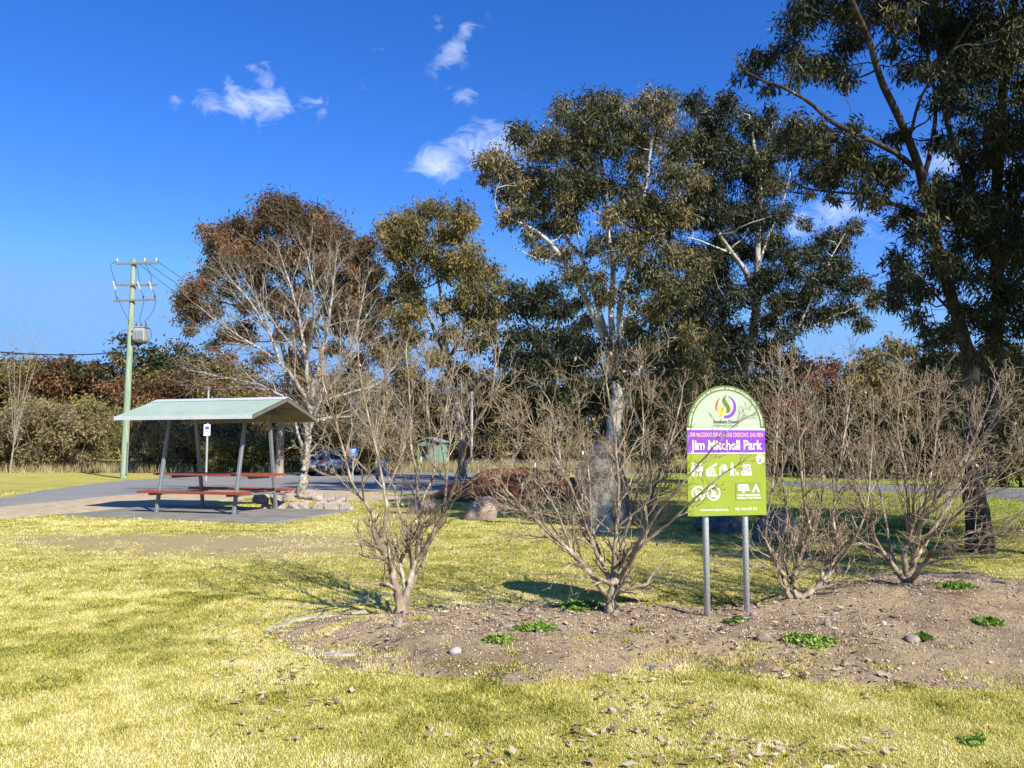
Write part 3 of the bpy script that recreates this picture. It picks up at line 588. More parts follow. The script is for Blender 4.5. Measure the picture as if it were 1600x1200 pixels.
RT_C = [(1170, 110, 20), (1195, 95, 24), (1228, 78, 28), (1262, 88, 28), (1300, 98, 26), (1322, 120, 20), (1200, 140, 14), (1245, 20, 26), (1275, 8, 28), (1320, 20, 34), (1365, 20, 36), (1335, 60, 24), (1410, 35, 34), (1460, 20, 34), (1390, 70, 22),
        (1500, 40, 44), (1550, 40, 46), (1590, 60, 44), (1530, 100, 40), (1575, 130, 42), (1490, 90, 34), (1600, 190, 40), (1545, 180, 34), (1500, 150, 30), (1455, 110, 18),
        (1235, 195, 26), (1262, 215, 28), (1290, 235, 30), (1240, 235, 24), (1315, 255, 26), (1270, 262, 24), (1340, 235, 24), (1365, 255, 26), (1340, 285, 24), (1295, 285, 20), (1385, 275, 24), (1375, 315, 18), (1300, 310, 12), (1262, 300, 10),
        (1480, 285, 26), (1505, 310, 28), (1470, 330, 26), (1500, 360, 28), (1530, 270, 22), (1590, 270, 34), (1570, 320, 30), (1600, 350, 36), (1580, 400, 36), (1540, 380, 28), (1530, 430, 26), (1575, 460, 34), (1600, 490, 34), (1485, 395, 22),
        (1400, 405, 22), (1420, 430, 24), (1440, 460, 22), (1405, 450, 20), (1430, 495, 18), (1395, 475, 18), (1455, 395, 20), (1450, 515, 12), (1480, 440, 18), (1560, 540, 24), (1545, 500, 26), (1595, 570, 24), (1425, 370, 18), (1395, 350, 12)]
RT_C += [(1455, 300, 24), (1440, 350, 22), (1465, 420, 22), (1500, 420, 24), (1520, 340, 26), (1510, 220, 28), (1475, 220, 20), (1540, 320, 28), (1500, 480, 20), (1530, 480, 24), (1480, 520, 18), (1420, 110, 20), (1440, 60, 26), (1480, 130, 26), (1330, 210, 18), (1395, 215, 18), (1520, 560, 18), (1415, 330, 18), (1560, 230, 30)]
RT_OFF = [(1650, 40, 60), (1700, 120, 60), (1660, 240, 55), (1720, 260, 60), (1640, 380, 45), (1690, 380, 55), (1760, 330, 60), (1760, 180, 70), (1640, 130, 60), (1560, -60, 70), (1480, -60, 60), (1400, -60, 55), (1330, -50, 45), (1620, -80, 80), (1700, -30, 80), (1540, -150, 80), (1450, -140, 70), (1640, -180, 80), (1760, 20, 80), (1780, -120, 80), (1360, -110, 50), (1280, -60, 30), (1830, 250, 80), (1820, 120, 80)]
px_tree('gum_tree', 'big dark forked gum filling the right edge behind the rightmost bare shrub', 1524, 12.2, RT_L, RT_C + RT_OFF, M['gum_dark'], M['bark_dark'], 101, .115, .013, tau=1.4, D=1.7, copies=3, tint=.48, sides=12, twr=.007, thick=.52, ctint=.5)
px_tree('gum_tree', 'dark gum standing just outside the right edge of the photograph', 3000, 6.6, [(.3, .2, ['base', (2990, 300), (2980, 0), (2960, -250)]), (.15, .05, [(2980, -50), (2750, -300, .4), (2600, -600, .8)]), (.15, .05, [(2970, -150), (3200, -500), (3300, -800)]), (.15, .05, [(2960, -250), (2950, -700, -.5), (2900, -1000, -.8)])],
        [(2980 + 330 * math.cos(k * 2.4) * (k % 7 + 2) / 8, -560 + 520 * math.sin(k * 2.4 + .4) * (k % 5 + 2) / 6, 130) for k in range(50)], M['gum_dark'], M['bark_dark'], 131, .16, .026, tau=1.5, D=2.0, copies=2, tint=.42, twr=.01)
# --- pale multi-stemmed gum in the middle
E1_L = [(.42, .30, ['base', (956, 720), (960, 660), (967, 625)]),
        (.22, .05, [(971, 640), (958, 588), (945, 532, -.3), (915, 467, -.8), (893, 423, -1.2), (850, 371, -1.6), (815, 350, -1.9), (781, 337, -2.1)]),
        (.17, .05, [(962, 600), (956, 553), (937, 488, .2), (911, 406, .4), (885, 372, .2), (872, 330, 0), (862, 280, -.2)]),
        (.20, .06, [(968, 620), (963, 584), (955, 497, .3), (958, 419, .5), (948, 350, .6), (941, 285, .8), (938, 210, 1)]),
        (.20, .06, [(975, 620), (980, 588), (968, 493, -.5), (980, 441, -.6), (997, 350, -.7), (1010, 285, -.8), (1020, 200, -.9)]),
        (.20, .05, [(978, 640), (992, 590, .4), (1010, 550, .7), (1025, 500, 1), (1035, 430, 1.2), (1050, 340, 1.4), (1060, 250, 1.5)]),
        (.08, .03, [(985, 610), (1000, 590, -.6), (1023, 580, -1), (1050, 576, -1.4), (1080, 580, -1.8)]),
        (.06, .02, [(893, 423, -1.2), (860, 410, -1.4), (830, 400, -1.7), (800, 385, -2)]),
        (.05, .02, [(911, 406, .4), (900, 350, .9), (885, 290, 1.2), (850, 240, 1.4)])]
E1_C = [(760, 252, 20), (785, 268, 26), (815, 285, 26), (800, 300, 22), (755, 280, 12), (815, 222, 24), (840, 235, 28), (865, 215, 26), (880, 180, 22), (876, 165, 10), (905, 205, 28), (925, 170, 28), (945, 165, 24), (960, 190, 26), (930, 215, 30), (960, 230, 28), (985, 215, 26),
        (845, 285, 28), (875, 270, 28), (850, 320, 26), (880, 310, 28), (820, 325, 22), (800, 340, 18), (910, 260, 26), (905, 310, 24), (895, 345, 22), (860, 355, 20), (830, 365, 16), (850, 390, 16), (875, 398, 16), (930, 290, 22), (970, 290, 26), (1000, 260, 26), (1015, 225, 26), (1000, 180, 22), (1020, 170, 22), (1045, 160, 24), (1040, 200, 26),
        (985, 335, 26), (1020, 310, 28), (1050, 270, 28), (1040, 330, 28), (1000, 375, 28), (1035, 380, 30), (980, 400, 24), (960, 370, 20), (1010, 430, 28), (1045, 440, 30), (985, 460, 22), (1020, 480, 28), (1050, 500, 30), (990, 510, 22), (1010, 540, 26), (1045, 550, 26), (930, 380, 16), (935, 430, 16), (1070, 390, 28), (1075, 330, 26), (1070, 460, 26), (1080, 520, 26), (920, 505, 18), (960, 545, 16), (905, 470, 12), (1020, 590, 20)]
E1_C += [(900, 420, 24), (920, 540, 24), (940, 470, 22), (960, 590, 24), (1000, 600, 26), (1060, 590, 26), (1085, 560, 26), (985, 560, 24), (880, 340, 22), (915, 240, 24), (955, 330, 24), (1060, 230, 24), (1090, 270, 24), (1085, 420, 26), (1030, 340, 24)]
px_tree('gum_tree', 'pale many stemmed gum behind the standing stone', 954, 24, E1_L, E1_C, M['gum_green'], M['bark_pale'], 102, .15, .0195, tau=1.5, D=2.8, copies=3, tint=.5, twr=.012, ctint=.75, thick=.66)
E2_L = [(.30, .19, ['base', (1168, 700), (1170, 640), (1171, 597), (1179, 510), (1184, 445)]),
        (.17, .05, [(1184, 450), (1184, 380, .1), (1188, 300, .3), (1180, 240, .4), (1170, 180, .5)]),
        (.14, .04, [(1181, 470), (1165, 425, -.5), (1145, 397, -.8), (1120, 360, -1.2), (1100, 320, -1.5), (1085, 270, -1.6), (1075, 220, -1.6)]),
        (.06, .02, [(1145, 397, -.8), (1115, 385, -1.2), (1090, 375, -1.6), (1070, 370, -1.9)]),
        (.10, .02, [(1173, 620), (1195, 575, -.4), (1214, 545, -.6), (1240, 525, -.9), (1275, 508, -1.1), (1310, 490, -1.3)]),
        (.06, .02, [(1240, 525, -.9), (1262, 480, -1), (1280, 440, -1.1), (1300, 400, -1.2), (1320, 365, -1.3)]),
        (.07, .02, [(1184, 420), (1200, 370, .4), (1222, 320, .8), (1235, 270, 1)]),
        (.05, .02, [(1172, 610), (1150, 560, -.5), (1125, 520, -.8), (1110, 490, -1)])]
E2_C = [(1085, 165, 20), (1110, 180, 24), (1140, 165, 18), (1132, 150, 12), (1160, 190, 24), (1185, 200, 24), (1120, 215, 28), (1090, 220, 26), (1150, 230, 28), (1185, 240, 26), (1205, 180, 16), (1215, 220, 20), (1205, 255, 22), (1110, 260, 28), (1145, 275, 28), (1180, 290, 28), (1210, 295, 22), (1090, 300, 24), (1130, 320, 28), (1165, 335, 28), (1200, 340, 26), (1225, 330, 16), (1105, 345, 22), (1220, 375, 18), (1200, 390, 22), (1160, 385, 22), (1105, 400, 24), (1130, 430, 26), (1095, 440, 26), (1150, 460, 24), (1115, 480, 28), (1090, 520, 28), (1135, 520, 28), (1160, 545, 24), (1110, 560, 26), (1210, 430, 22), (1220, 470, 22), (1205, 500, 22), (1225, 520, 18), (1140, 590, 22), (1200, 560, 18),
        (1335, 355, 16), (1310, 375, 20), (1285, 370, 18), (1265, 395, 20), (1290, 410, 24), (1320, 410, 18), (1300, 445, 24), (1330, 450, 20), (1270, 450, 20), (1350, 440, 16), (1360, 475, 16), (1330, 485, 18), (1290, 490, 20), (1255, 500, 18), (1375, 460, 12), (1345, 505, 14), (1245, 420, 16), (1260, 350, 12)]
E2_C += [(1070, 560, 26), (1085, 600, 26), (1130, 620, 26), (1170, 620, 24), (1215, 600, 22), (1195, 540, 22), (1240, 460, 20), (1190, 440, 24), (1230, 400, 18), (1180, 330, 26), (1110, 300, 26), (1075, 340, 26), (1130, 380, 26), (1235, 560, 20), (1080, 480, 26)]
px_tree('gum_tree', 'dark gum with a low limb reaching right above the sign', 1169, 26, E2_L, E2_C, M['gum_dark'], M['bark_pale'], 103, .15, .0195, tau=1.6, D=2.6, copies=3, tint=.36, twr=.012, ctint=.75)
# --- rusty gum and its olive neighbour, further off
T1_L = [(.36, .26, ['base', (438, 690), (442, 640), (452, 560)]), (.22, .06, [(450, 575), (430, 500, -1), (405, 440, -1.5), (370, 390, -2)]), (.22, .06, [(452, 560), (462, 480, .5), (455, 410, 1), (440, 350, 1.2)]), (.18, .05, [(452, 570), (495, 500, 1), (530, 430, 1.5), (550, 380, 2)]), (.12, .04, [(440, 540), (390, 490, 1), (340, 470, 2), (300, 465, 2.4)]), (.12, .04, [(470, 530), (510, 470, -1.5), (500, 400, -2), (490, 350, -2.4)])]
T1_C = [(425, 325, 22), (450, 322, 22), (405, 345, 24), (440, 355, 28), (475, 340, 22), (500, 345, 22), (520, 360, 22), (490, 375, 26), (370, 355, 20), (345, 370, 22), (380, 385, 28), (420, 395, 28), (355, 405, 26), (335, 390, 16), (455, 410, 26), (510, 405, 28), (545, 395, 24), (575, 385, 16), (560, 415, 26), (585, 420, 20), (530, 440, 26), (330, 430, 22), (310, 450, 22), (290, 470, 18), (300, 490, 18), (330, 475, 20), (295, 515, 12), (360, 450, 20), (575, 450, 24), (555, 475, 24), (590, 480, 20), (520, 480, 20), (575, 515, 22), (400, 430, 20), (385, 475, 14), (470, 460, 14), (440, 520, 12), (410, 560, 14), (360, 560, 12), (560, 560, 20), (520, 545, 14), (330, 540, 10), (595, 545, 18), (470, 575, 18), (420, 610, 22), (500, 600, 24)]
px_tree('gum_tree', 'tall rusty brown gum behind the lichened bare tree', 436, 52, T1_L, T1_C + [(420, 460, 24), (450, 480, 22), (500, 440, 24), (480, 520, 20), (385, 520, 18), (350, 520, 18), (540, 510, 22), (400, 400, 26), (480, 380, 26)], M['gum_brown'], M['bark_far'], 104, .26, .042, tau=1.5, D=4.5, copies=4, tint=.5, twr=.02, ctint=.7)
T2_L = [(.36, .25, ['base', (722, 680), (712, 620), (700, 560)]), (.2, .06, [(702, 570), (672, 500, -1), (650, 440, -1), (640, 380, -1)]), (.2, .06, [(700, 560), (690, 470, .5), (680, 400, .8), (690, 340, 1)]), (.18, .05, [(702, 560), (735, 500, 1), (750, 450, 1.4), (770, 420, 1.6)])]
T2_C = [(690, 325, 20), (665, 330, 18), (715, 335, 22), (735, 345, 14), (640, 340, 20), (610, 350, 18), (600, 362, 12), (625, 370, 24), (660, 365, 22), (700, 370, 22), (720, 365, 18), (640, 400, 24), (610, 400, 18), (675, 400, 18), (725, 405, 22), (740, 395, 14), (700, 420, 22), (740, 430, 24), (765, 430, 18), (780, 445, 14), (755, 460, 24), (725, 465, 24), (640, 440, 22), (620, 460, 22), (650, 480, 22), (765, 490, 20), (735, 500, 22), (780, 480, 12), (690, 480, 14), (640, 520, 20), (620, 500, 20), (700, 520, 18), (745, 535, 20), (615, 545, 20), (680, 560, 18), (770, 525, 14), (640, 580, 20), (720, 580, 20), (660, 610, 20)]
px_tree('gum_tree', 'olive and bronze gum left of centre above the green booth', 722, 50, T2_L, T2_C, M['gum_olive'], M['bark_far'], 105, .26, .042, tau=1.35, D=3.6, copies=4, tint=.55, twr=.02, ctint=.6)
# --- darker gums between and behind
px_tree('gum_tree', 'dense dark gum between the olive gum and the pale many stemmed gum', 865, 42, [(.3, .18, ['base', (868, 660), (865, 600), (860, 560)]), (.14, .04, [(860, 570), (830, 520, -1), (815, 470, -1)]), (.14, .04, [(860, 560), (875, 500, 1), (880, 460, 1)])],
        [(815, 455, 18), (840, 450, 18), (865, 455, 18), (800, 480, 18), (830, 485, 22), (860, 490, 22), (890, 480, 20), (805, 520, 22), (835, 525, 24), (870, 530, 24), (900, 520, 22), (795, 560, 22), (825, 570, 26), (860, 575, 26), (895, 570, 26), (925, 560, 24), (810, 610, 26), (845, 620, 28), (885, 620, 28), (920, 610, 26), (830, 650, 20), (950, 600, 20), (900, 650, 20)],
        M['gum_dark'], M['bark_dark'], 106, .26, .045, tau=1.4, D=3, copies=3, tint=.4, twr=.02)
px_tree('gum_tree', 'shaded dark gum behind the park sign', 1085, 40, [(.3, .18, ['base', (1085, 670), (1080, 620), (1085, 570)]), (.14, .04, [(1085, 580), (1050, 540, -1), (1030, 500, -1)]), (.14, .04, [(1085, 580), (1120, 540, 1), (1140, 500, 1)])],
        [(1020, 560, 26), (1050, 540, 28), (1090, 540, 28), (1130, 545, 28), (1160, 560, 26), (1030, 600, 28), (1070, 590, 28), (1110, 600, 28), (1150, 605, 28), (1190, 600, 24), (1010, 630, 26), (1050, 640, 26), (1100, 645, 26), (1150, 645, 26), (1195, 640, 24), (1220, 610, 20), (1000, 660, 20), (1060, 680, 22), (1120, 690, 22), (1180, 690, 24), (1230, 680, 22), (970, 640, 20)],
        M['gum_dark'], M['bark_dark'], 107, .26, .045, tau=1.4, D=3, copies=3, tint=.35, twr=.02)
px_tree('gum_tree', 'bronze yellow rounded gum beyond the road right of the sign', 1385, 58, [(.3, .2, ['base', (1386, 660), (1388, 620), (1390, 590)]), (.14, .04, [(1390, 600), (1360, 570, -1), (1350, 550, -1)]), (.14, .04, [(1390, 600), (1420, 570, 1), (1430, 550, 1)])],
        [(1340, 570, 18), (1365, 555, 18), (1390, 548, 18), (1415, 555, 18), (1440, 570, 18), (1350, 595, 22), (1385, 585, 24), (1420, 590, 24), (1450, 600, 20), (1330, 610, 18), (1360, 625, 22), (1400, 625, 24), (1440, 630, 22), (1375, 650, 20), (1420, 655, 20)], M['gum_olive'], M['bark_far'], 108, .33, .06, tau=1.4, D=3, copies=3, tint=.6, twr=.02)
px_tree('gum_tree', 'dark green gum behind the big forked trunk at right', 1490, 46, [(.3, .2, ['base', (1490, 660), (1488, 600), (1486, 570)]), (.14, .04, [(1488, 590), (1460, 560, -1), (1450, 540, -1)])],
        [(1460, 540, 18), (1490, 525, 20), (1450, 570, 20), (1485, 560, 24), (1520, 560, 22), (1465, 605, 22), (1500, 600, 24), (1540, 590, 22), (1460, 640, 22), (1500, 645, 24), (1545, 640, 24), (1480, 680, 22), (1530, 685, 24), (1575, 600, 24), (1590, 560, 22), (1600, 640, 26), (1570, 680, 24), (1620, 600, 26)], M['gum_dark'], M['bark_dark'], 109, .28, .05, tau=1.4, D=3, copies=3, tint=.45, twr=.02)
px_tree('shrub', 'dense dark green bush by the road at the right edge', 1592, 33, [(.08, .04, ['base', (1592, 730), (1592, 700)])],
        [(1580, 640, 22), (1600, 650, 24), (1585, 690, 24), (1610, 700, 26), (1580, 725, 22), (1605, 735, 24), (1625, 670, 26), (1565, 745, 16), (1630, 730, 24), (1560, 705, 16)], M['gum_green'], M['bark_dark'], 110, .16, .035, tau=1.2, D=1.2, copies=2, tint=.35, twr=.01, cat='bush', droop=.2)
px_tree('shrub', 'reddish leaved bush seen between the sign and the road', 1212, 38, [(.08, .03, ['base', (1212, 680), (1212, 640)])],
        [(1195, 625, 14), (1215, 618, 14), (1235, 625, 14), (1205, 635, 20), (1230, 640, 20), (1215, 665, 20), (1190, 660, 16), (1240, 670, 18), (1262, 585, 12), (1285, 580, 13), (1300, 592, 14), (1272, 600, 14)], M['scrub_red'], M['bark_dark'], 111, .18, .045, tau=.9, D=1.4, copies=2, tint=.5, twr=.01, cat='bush', droop=.1)

# --- prototypes for the far tree line, copied with their parts
def proto_tree(H, cr, leaf, seed, tint, l=.36, w=.075, trunk=True, low=.3, nclump=34, ctint=.45, tau=.95, flatten=.75):
    r = np.random.default_rng(seed); tb = []; nodes = []
    hT = H * low; P = np.array([[0, 0, -.3], [r.normal(0, .1), r.normal(0, .1), hT * .5], [r.normal(0, .3), r.normal(0, .3), hT]])
    r0 = H * .017; Pc = catmull(P, 4); tb.append(tubes(Pc[None], np.linspace(r0 * 1.3, r0 * .9, len(Pc))[None], 7))
    for k in range(6):
        a = k * 6.283 / 6 + r.normal(0, .3); e = np.array([math.cos(a) * cr * .6, math.sin(a) * cr * .6, H * (.62 + .25 * r.random())]); m_ = (P[-1] + e) / 2 + [0, 0, -.05 * H] + r.normal(0, .02 * H, 3)
        Q = catmull(np.array([P[-1], m_, e]), 4); tb.append(tubes(Q[None], np.linspace(r0 * .6, r0 * .15, len(Q))[None], 5)); nodes.append(Q)
    Nn = np.concatenate(nodes); cs = []; src = []; rr = []
    zc = H * (1 + low) / 2; hz_ = H * (1 - low) / 2
    for k in range(nclump):
        u = unit(r.normal(0, 1, 3)); u[2] = u[2] if r.random() < .75 else abs(u[2]); q = (.45 + .5 * r.random())
        c = np.array([u[0] * cr * q, u[1] * cr * q, zc + u[2] * hz_ * q]); rad = cr * (.26 + .14 * r.random())
        i = int(np.argmin(np.linalg.norm(c - Nn, axis=1) + np.maximum(0, Nn[:, 2] - c[2]))); cs.append(c); src.append(Nn[i]); rr.append(rad)
        t = np.linspace(0, 1, 4)[:, None]; Q = Nn[i] * (1 - t) + c * t; tb.append(tubes(Q[None], np.linspace(r0 * .2, r0 * .06, 4)[None], 4))
    me, tw = crown_mesh('crown', cs, src, rr, r, tau, l, w, tint, .4, ctint)
    v, f = join(tb); return mesh_np('trunk', v, f, smooth_=True), me
PROTO = {}
def proto(key, mats, *a, **k):
    t, c = proto_tree(*a, **k); t.materials.append(mats[0]); c.materials.append(mats[1]); PROTO[key] = (t, c)
proto('brown', (M['bark_far'], M['gum_brown']), 10, 4.2, None, 201, .6, tau=1.4)
proto('brown2', (M['bark_far'], M['gum_brown']), 10, 3.8, None, 202, .5, tau=1.4)
proto('olive', (M['bark_far'], M['gum_olive']), 10, 4.0, None, 203, .6, tau=1.4)
proto('olive2', (M['bark_far'], M['gum_olive']), 10, 3.6, None, 204, .55, low=.18, tau=1.4)
proto('dark', (M['bark_far'], M['gum_dark']), 10, 3.9, None, 205, .7, low=.12, tau=1.4)
proto('scrub', (M['bark_far'], M['scrub']), 10, 5.2, None, 206, .5, low=.06, l=.62, w=.10, nclump=34, tau=1.1)
proto('scrubg', (M['bark_far'], M['scrub_green']), 10, 6.0, None, 207, .5, low=.04, l=.55, w=.14, nclump=30)
proto('darkbush', (M['bark_far'], M['gum_dark']), 10, 5.6, None, 209, .5, low=.04, l=.5, w=.11, nclump=32, tau=1.3)
proto('wattle', (M['bark_far'], M['scrub_green']), 10, 4.6, None, 208, .75, low=.08, l=.40, w=.085, nclump=30)
def plant(key, name, px, top, d, label, group, cat='tree', rz=0, wide=1.0):
    b = at(px, 695, d); z = float(gz(b[0], d)); H = at(px, top, d)[2] - z; s = H / 10.0
    root = empty(name, (b[0], d, z), label, cat, group); root.rotation_euler = (0, 0, rz); root.scale = (s * wide, s * wide, s)
    for nm, me in zip(('trunk', 'crown'), PROTO[key]):
        o = bpy.data.objects.new(nm, me); C.objects.link(o); o.parent = root
    return root
far = 'gums of the far tree line'
FT = [('olive2', -60, 560, 92, 'far olive gum cut by the left edge of the tree line'), ('olive', 20, 553, 92, 'leftmost whole far gum, olive with a rusty top'), ('brown', 70, 556, 96, 'rusty far gum second from the left edge'), ('brown2', 112, 553, 90, 'dark domed rusty far gum left of the power pole'), ('dark', 138, 575, 98, 'small dark far gum just left of the power pole'),
      ('dark', 232, 520, 92, 'tall dark far gum rising right behind the transformer'), ('brown', 200, 590, 84, 'wide rusty far gum behind the power pole'), ('olive', 252, 570, 88, 'olive far gum above the left end of the shelter roof'), ('brown2', 300, 575, 84, 'rusty far gum above the middle of the shelter roof'), ('olive', 315, 546, 104, 'olive far gum under the left edge of the tall rusty crown'), ('olive', 352, 585, 86, 'olive far gum above the right half of the shelter roof'),
      ('olive2', 400, 600, 92, 'olive far gum left of the tall rusty gum trunk'), ('dark', 480, 590, 90, 'dark far gum behind the lichened bare tree'), ('olive', 545, 575, 92, 'olive far gum above the parked car'), ('dark', 600, 570, 90, 'dark far gum above the wheelie bins'), ('olive2', 655, 590, 96, 'olive far gum behind the green booth'), ('dark', 705, 590, 92, 'dark far gum right of the green booth'), ('dark', 765, 560, 88, 'dark far gum left of the dense dark gum'), ('olive2', 800, 600, 80, 'far olive gum above the mulch heap'),
      ('dark', 940, 560, 84, 'dark far gum hidden behind the pale stems'), ('dark', 1010, 570, 84, 'dark far gum behind the shrub left of the sign'), ('dark', 1110, 580, 80, 'dark far gum hidden behind the sign'), ('dark', 1180, 570, 82, 'dark far gum right behind the sign'), ('brown', 1255, 560, 80, 'rusty far gum right of the sign'), ('dark', 1310, 575, 74, 'dark far gum over the road right of the sign'), ('olive2', 1350, 560, 84, 'olive far gum left of the bronze yellow gum'), ('dark', 1440, 560, 78, 'dark far gum right of the bronze yellow gum'), ('olive', 1530, 550, 80, 'olive far gum behind the forked trunk'), ('dark', 1600, 520, 76, 'dark far gum at the right edge'), ('dark', 1680, 520, 78, 'dark far gum just past the right edge')]
for i, (k, px, top, d, lab) in enumerate(FT): plant(k, 'gum_tree', px, top, d, lab, far, rz=i * 1.7, wide=1.15)
sg = 'bushes along the rough verge'
FS2 = [('darkbush', 1200, 655, 56, 'shaded dark scrub across the road just right of the sign'), ('darkbush', 1290, 650, 58, 'shaded dark scrub across the road above the third shrub'), ('darkbush', 1345, 655, 56, 'shaded dark scrub across the road right of the third shrub'), ('darkbush', 1410, 650, 58, 'shaded dark scrub across the road behind the rightmost shrub'), ('darkbush', 1460, 655, 55, 'shaded dark scrub across the road left of the forked trunk'), ('darkbush', 1360, 700, 48, 'low dark bush on the road edge behind the right shrubs'), ('darkbush', 1130, 690, 56, 'dark bush across the road behind the sign'), ('darkbush', 1090, 685, 60, 'dark bush left behind the sign'), ('scrub', 890, 665, 86, 'dry scrub behind the standing stone'), ('scrub', 850, 670, 82, 'dry scrub behind the mulch heap'), ('scrub', 670, 655, 92, 'dry scrub behind the green booth'), ('darkbush', 1000, 680, 74, 'dark bush behind the pale many stemmed gum'), ('wattle', 60, 615, 80, 'olive wattle bush behind the grey scrub at left'), ('wattle', 10, 618, 82, 'olive wattle bush at the left edge')]
FS = [('scrub', 0, 628, 66, 'pale grey scrub bush at the left edge'), ('scrub', 62, 622, 64, 'pale bare looking scrub bush second from the left edge'), ('scrub', 30, 640, 72, 'pale scrub bush behind the two at the left edge'), ('wattle', 105, 614, 72, 'tall olive wattle bush left of the power pole'), ('wattle', 150, 612, 67, 'olive wattle bush carrying the shadow of the power pole'), ('scrub', 125, 636, 65, 'grey scrub bush at the foot of the wattles'), ('wattle', 205, 622, 72, 'olive wattle bush right behind the power pole'),
      ('scrub', 240, 640, 66, 'brown scrub bush behind the left end of the shelter'), ('scrub', 275, 650, 64, 'brown scrub bush behind the left shelter legs'), ('scrub', 310, 655, 66, 'brown scrub bush behind the small white sign'), ('scrubg', 335, 682, 60, 'low dark green bush right of the small white sign'), ('scrubg', 362, 686, 60, 'low dark green bush behind the shelter table'), ('scrub', 380, 640, 68, 'tall straw coloured scrub behind the shelter'), ('scrubg', 395, 680, 61, 'low dark green bush behind the right shelter legs'), ('scrub', 415, 640, 68, 'tall scrub beside the rusty gum trunk'), ('scrubg', 462, 676, 62, 'green bush between the two pale trunks'), ('scrub', 500, 640, 70, 'straw coloured scrub above the car roof'), ('scrubg', 520, 672, 66, 'green bush behind the parked car'), ('scrub', 560, 645, 70, 'scrub behind the blue sign'), ('scrubg', 575, 690, 68, 'yellow green bush behind the wheelie bins'), ('scrub', 615, 650, 74, 'scrub left of the green booth'), ('wattle', 632, 690, 70, 'low yellow green bush left of the green booth'),
      ('scrub', 715, 650, 90, 'scrub right of the green booth'), ('scrub', 750, 655, 88, 'scrub around the grey lamp post'), ('scrubg', 782, 690, 84, 'low bright green bush past the kerb'), ('scrub', 815, 650, 84, 'scrub above the left of the mulch heap'), ('wattle', 905, 680, 78, 'green bush behind the standing stone'), ('darkbush', 965, 690, 70, 'dark bush right of the standing stone'), ('darkbush', 1030, 690, 66, 'dark bush behind the shrub by the sign'), ('darkbush', 1250, 690, 52, 'dark bush across the road right of the sign'), ('darkbush', 1310, 690, 52, 'dark bush across the road above the third shrub'), ('scrub', 1370, 690, 52, 'dry bush across the road between the right shrubs'), ('darkbush', 1430, 690, 52, 'dark bush across the road above the rightmost shrub'), ('darkbush', 1480, 680, 50, 'dark bush across the road left of the forked trunk'), ('darkbush', 1545, 670, 50, 'dark bush across the road right of the forked trunk')]
for i, (k, px, top, d, lab) in enumerate(FS + FS2): plant(k, 'shrub', px, top, d, lab, sg, 'bush', rz=i * 2.1, wide=1.0)
# far wood that reads as one mass behind the tree line
cs = []; rr = []
r = np.random.default_rng(300)
for k in range(1100):
    px = r.uniform(-500, 2100); d = r.uniform(112, 150); tp = 600 + 30 * (fbm(px * .012, 3.0, 8, 3) - .5) * 2
    b = at(px, tp + (735 - tp) * r.random() ** .7, d); cs.append(b); rr.append(r.uniform(1.8, 3.2))
me, tw = crown_mesh('distant_wood', cs, cs, rr, r, 1.1, 1.0, .34, .6, .3, .6)
tag(link('distant_wood', me, M['gum_olive']), 'far bush closing the horizon behind the tree line', 'wood', kind='stuff')
# tall dry grass under the far trees
n = 40000; px = rng.uniform(-150, 1750, n); d = rng.uniform(60, 82, n) ; x = (px - 800) / 1250 * d
k = fbm(x * .25, d * .25, 61, 3) > .40; x, d = x[k], d[k]; n = len(x)
h = .35 + .5 * rng.random(n); z = gz(x, d); a = rng.random(n) * 6.283
base = np.stack([x, d, z], -1); side = np.stack([np.cos(a), np.sin(a), 0 * a], -1) * .03; tip = base + np.stack([rng.normal(0, .15, n), rng.normal(0, .15, n), h], -1)
tag(link('tall_grass', mesh_np('tall_grass', np.stack([base - side, base + side, tip], 1).reshape(-1, 3), np.arange(3 * n).reshape(-1, 3), np.clip(rng.normal(.5, .25, n), 0, 1)), M['drygrass']), 'tall dry grass beneath the far trees', 'dry grass', kind='stuff')

# ------------------------------------------------------------------ bare shrubs
def rotdir(d, ang, az):
    a = np.array([0, 0, 1.]) if abs(d[2]) < .9 else np.array([1., 0, 0]); s = np.cross(d, a); s /= np.linalg.norm(s); u = np.cross(s, d)
    v = d * math.cos(ang) + (s * math.cos(az) + u * math.sin(az)) * math.sin(ang); return v / np.linalg.norm(v)
def sprout(out, p, d, L, r0, lvl, maxl, r, up, ang, kids, curve=.12):
    K = 5; P = [p]; rad = np.linspace(r0, max(r0 * .55, .0016), K); dd = d
    for k in range(K - 1):
        dd = dd + np.array([r.gauss(0, curve), r.gauss(0, curve), r.gauss(0, curve) + up]); dd = dd / np.linalg.norm(dd); P.append(P[-1] + dd * L / (K - 1))
    out.setdefault(lvl, []).append((np.array(P), rad))
    if lvl >= maxl: return
    nk = kids[min(lvl, len(kids) - 1)]; nk = int(nk + r.random()); az = r.random() * 6.283
    for k in range(nk):
        t = .25 + .75 * (k + r.random()) / nk; t = min(t, 1); i = min(int(t * (K - 1)), K - 2); f = t * (K - 1) - i
        q = P[i] * (1 - f) + P[i + 1] * f; ld = P[i + 1] - P[i]; ld = ld / np.linalg.norm(ld); az += 2.4 + r.gauss(0, .5)
        sprout(out, q, rotdir(ld, ang * (.7 + .6 * r.random()), az), L * (.45 + .3 * r.random()), max(rad[i] * .62, .0018), lvl + 1, maxl, r, up, ang, kids, curve)
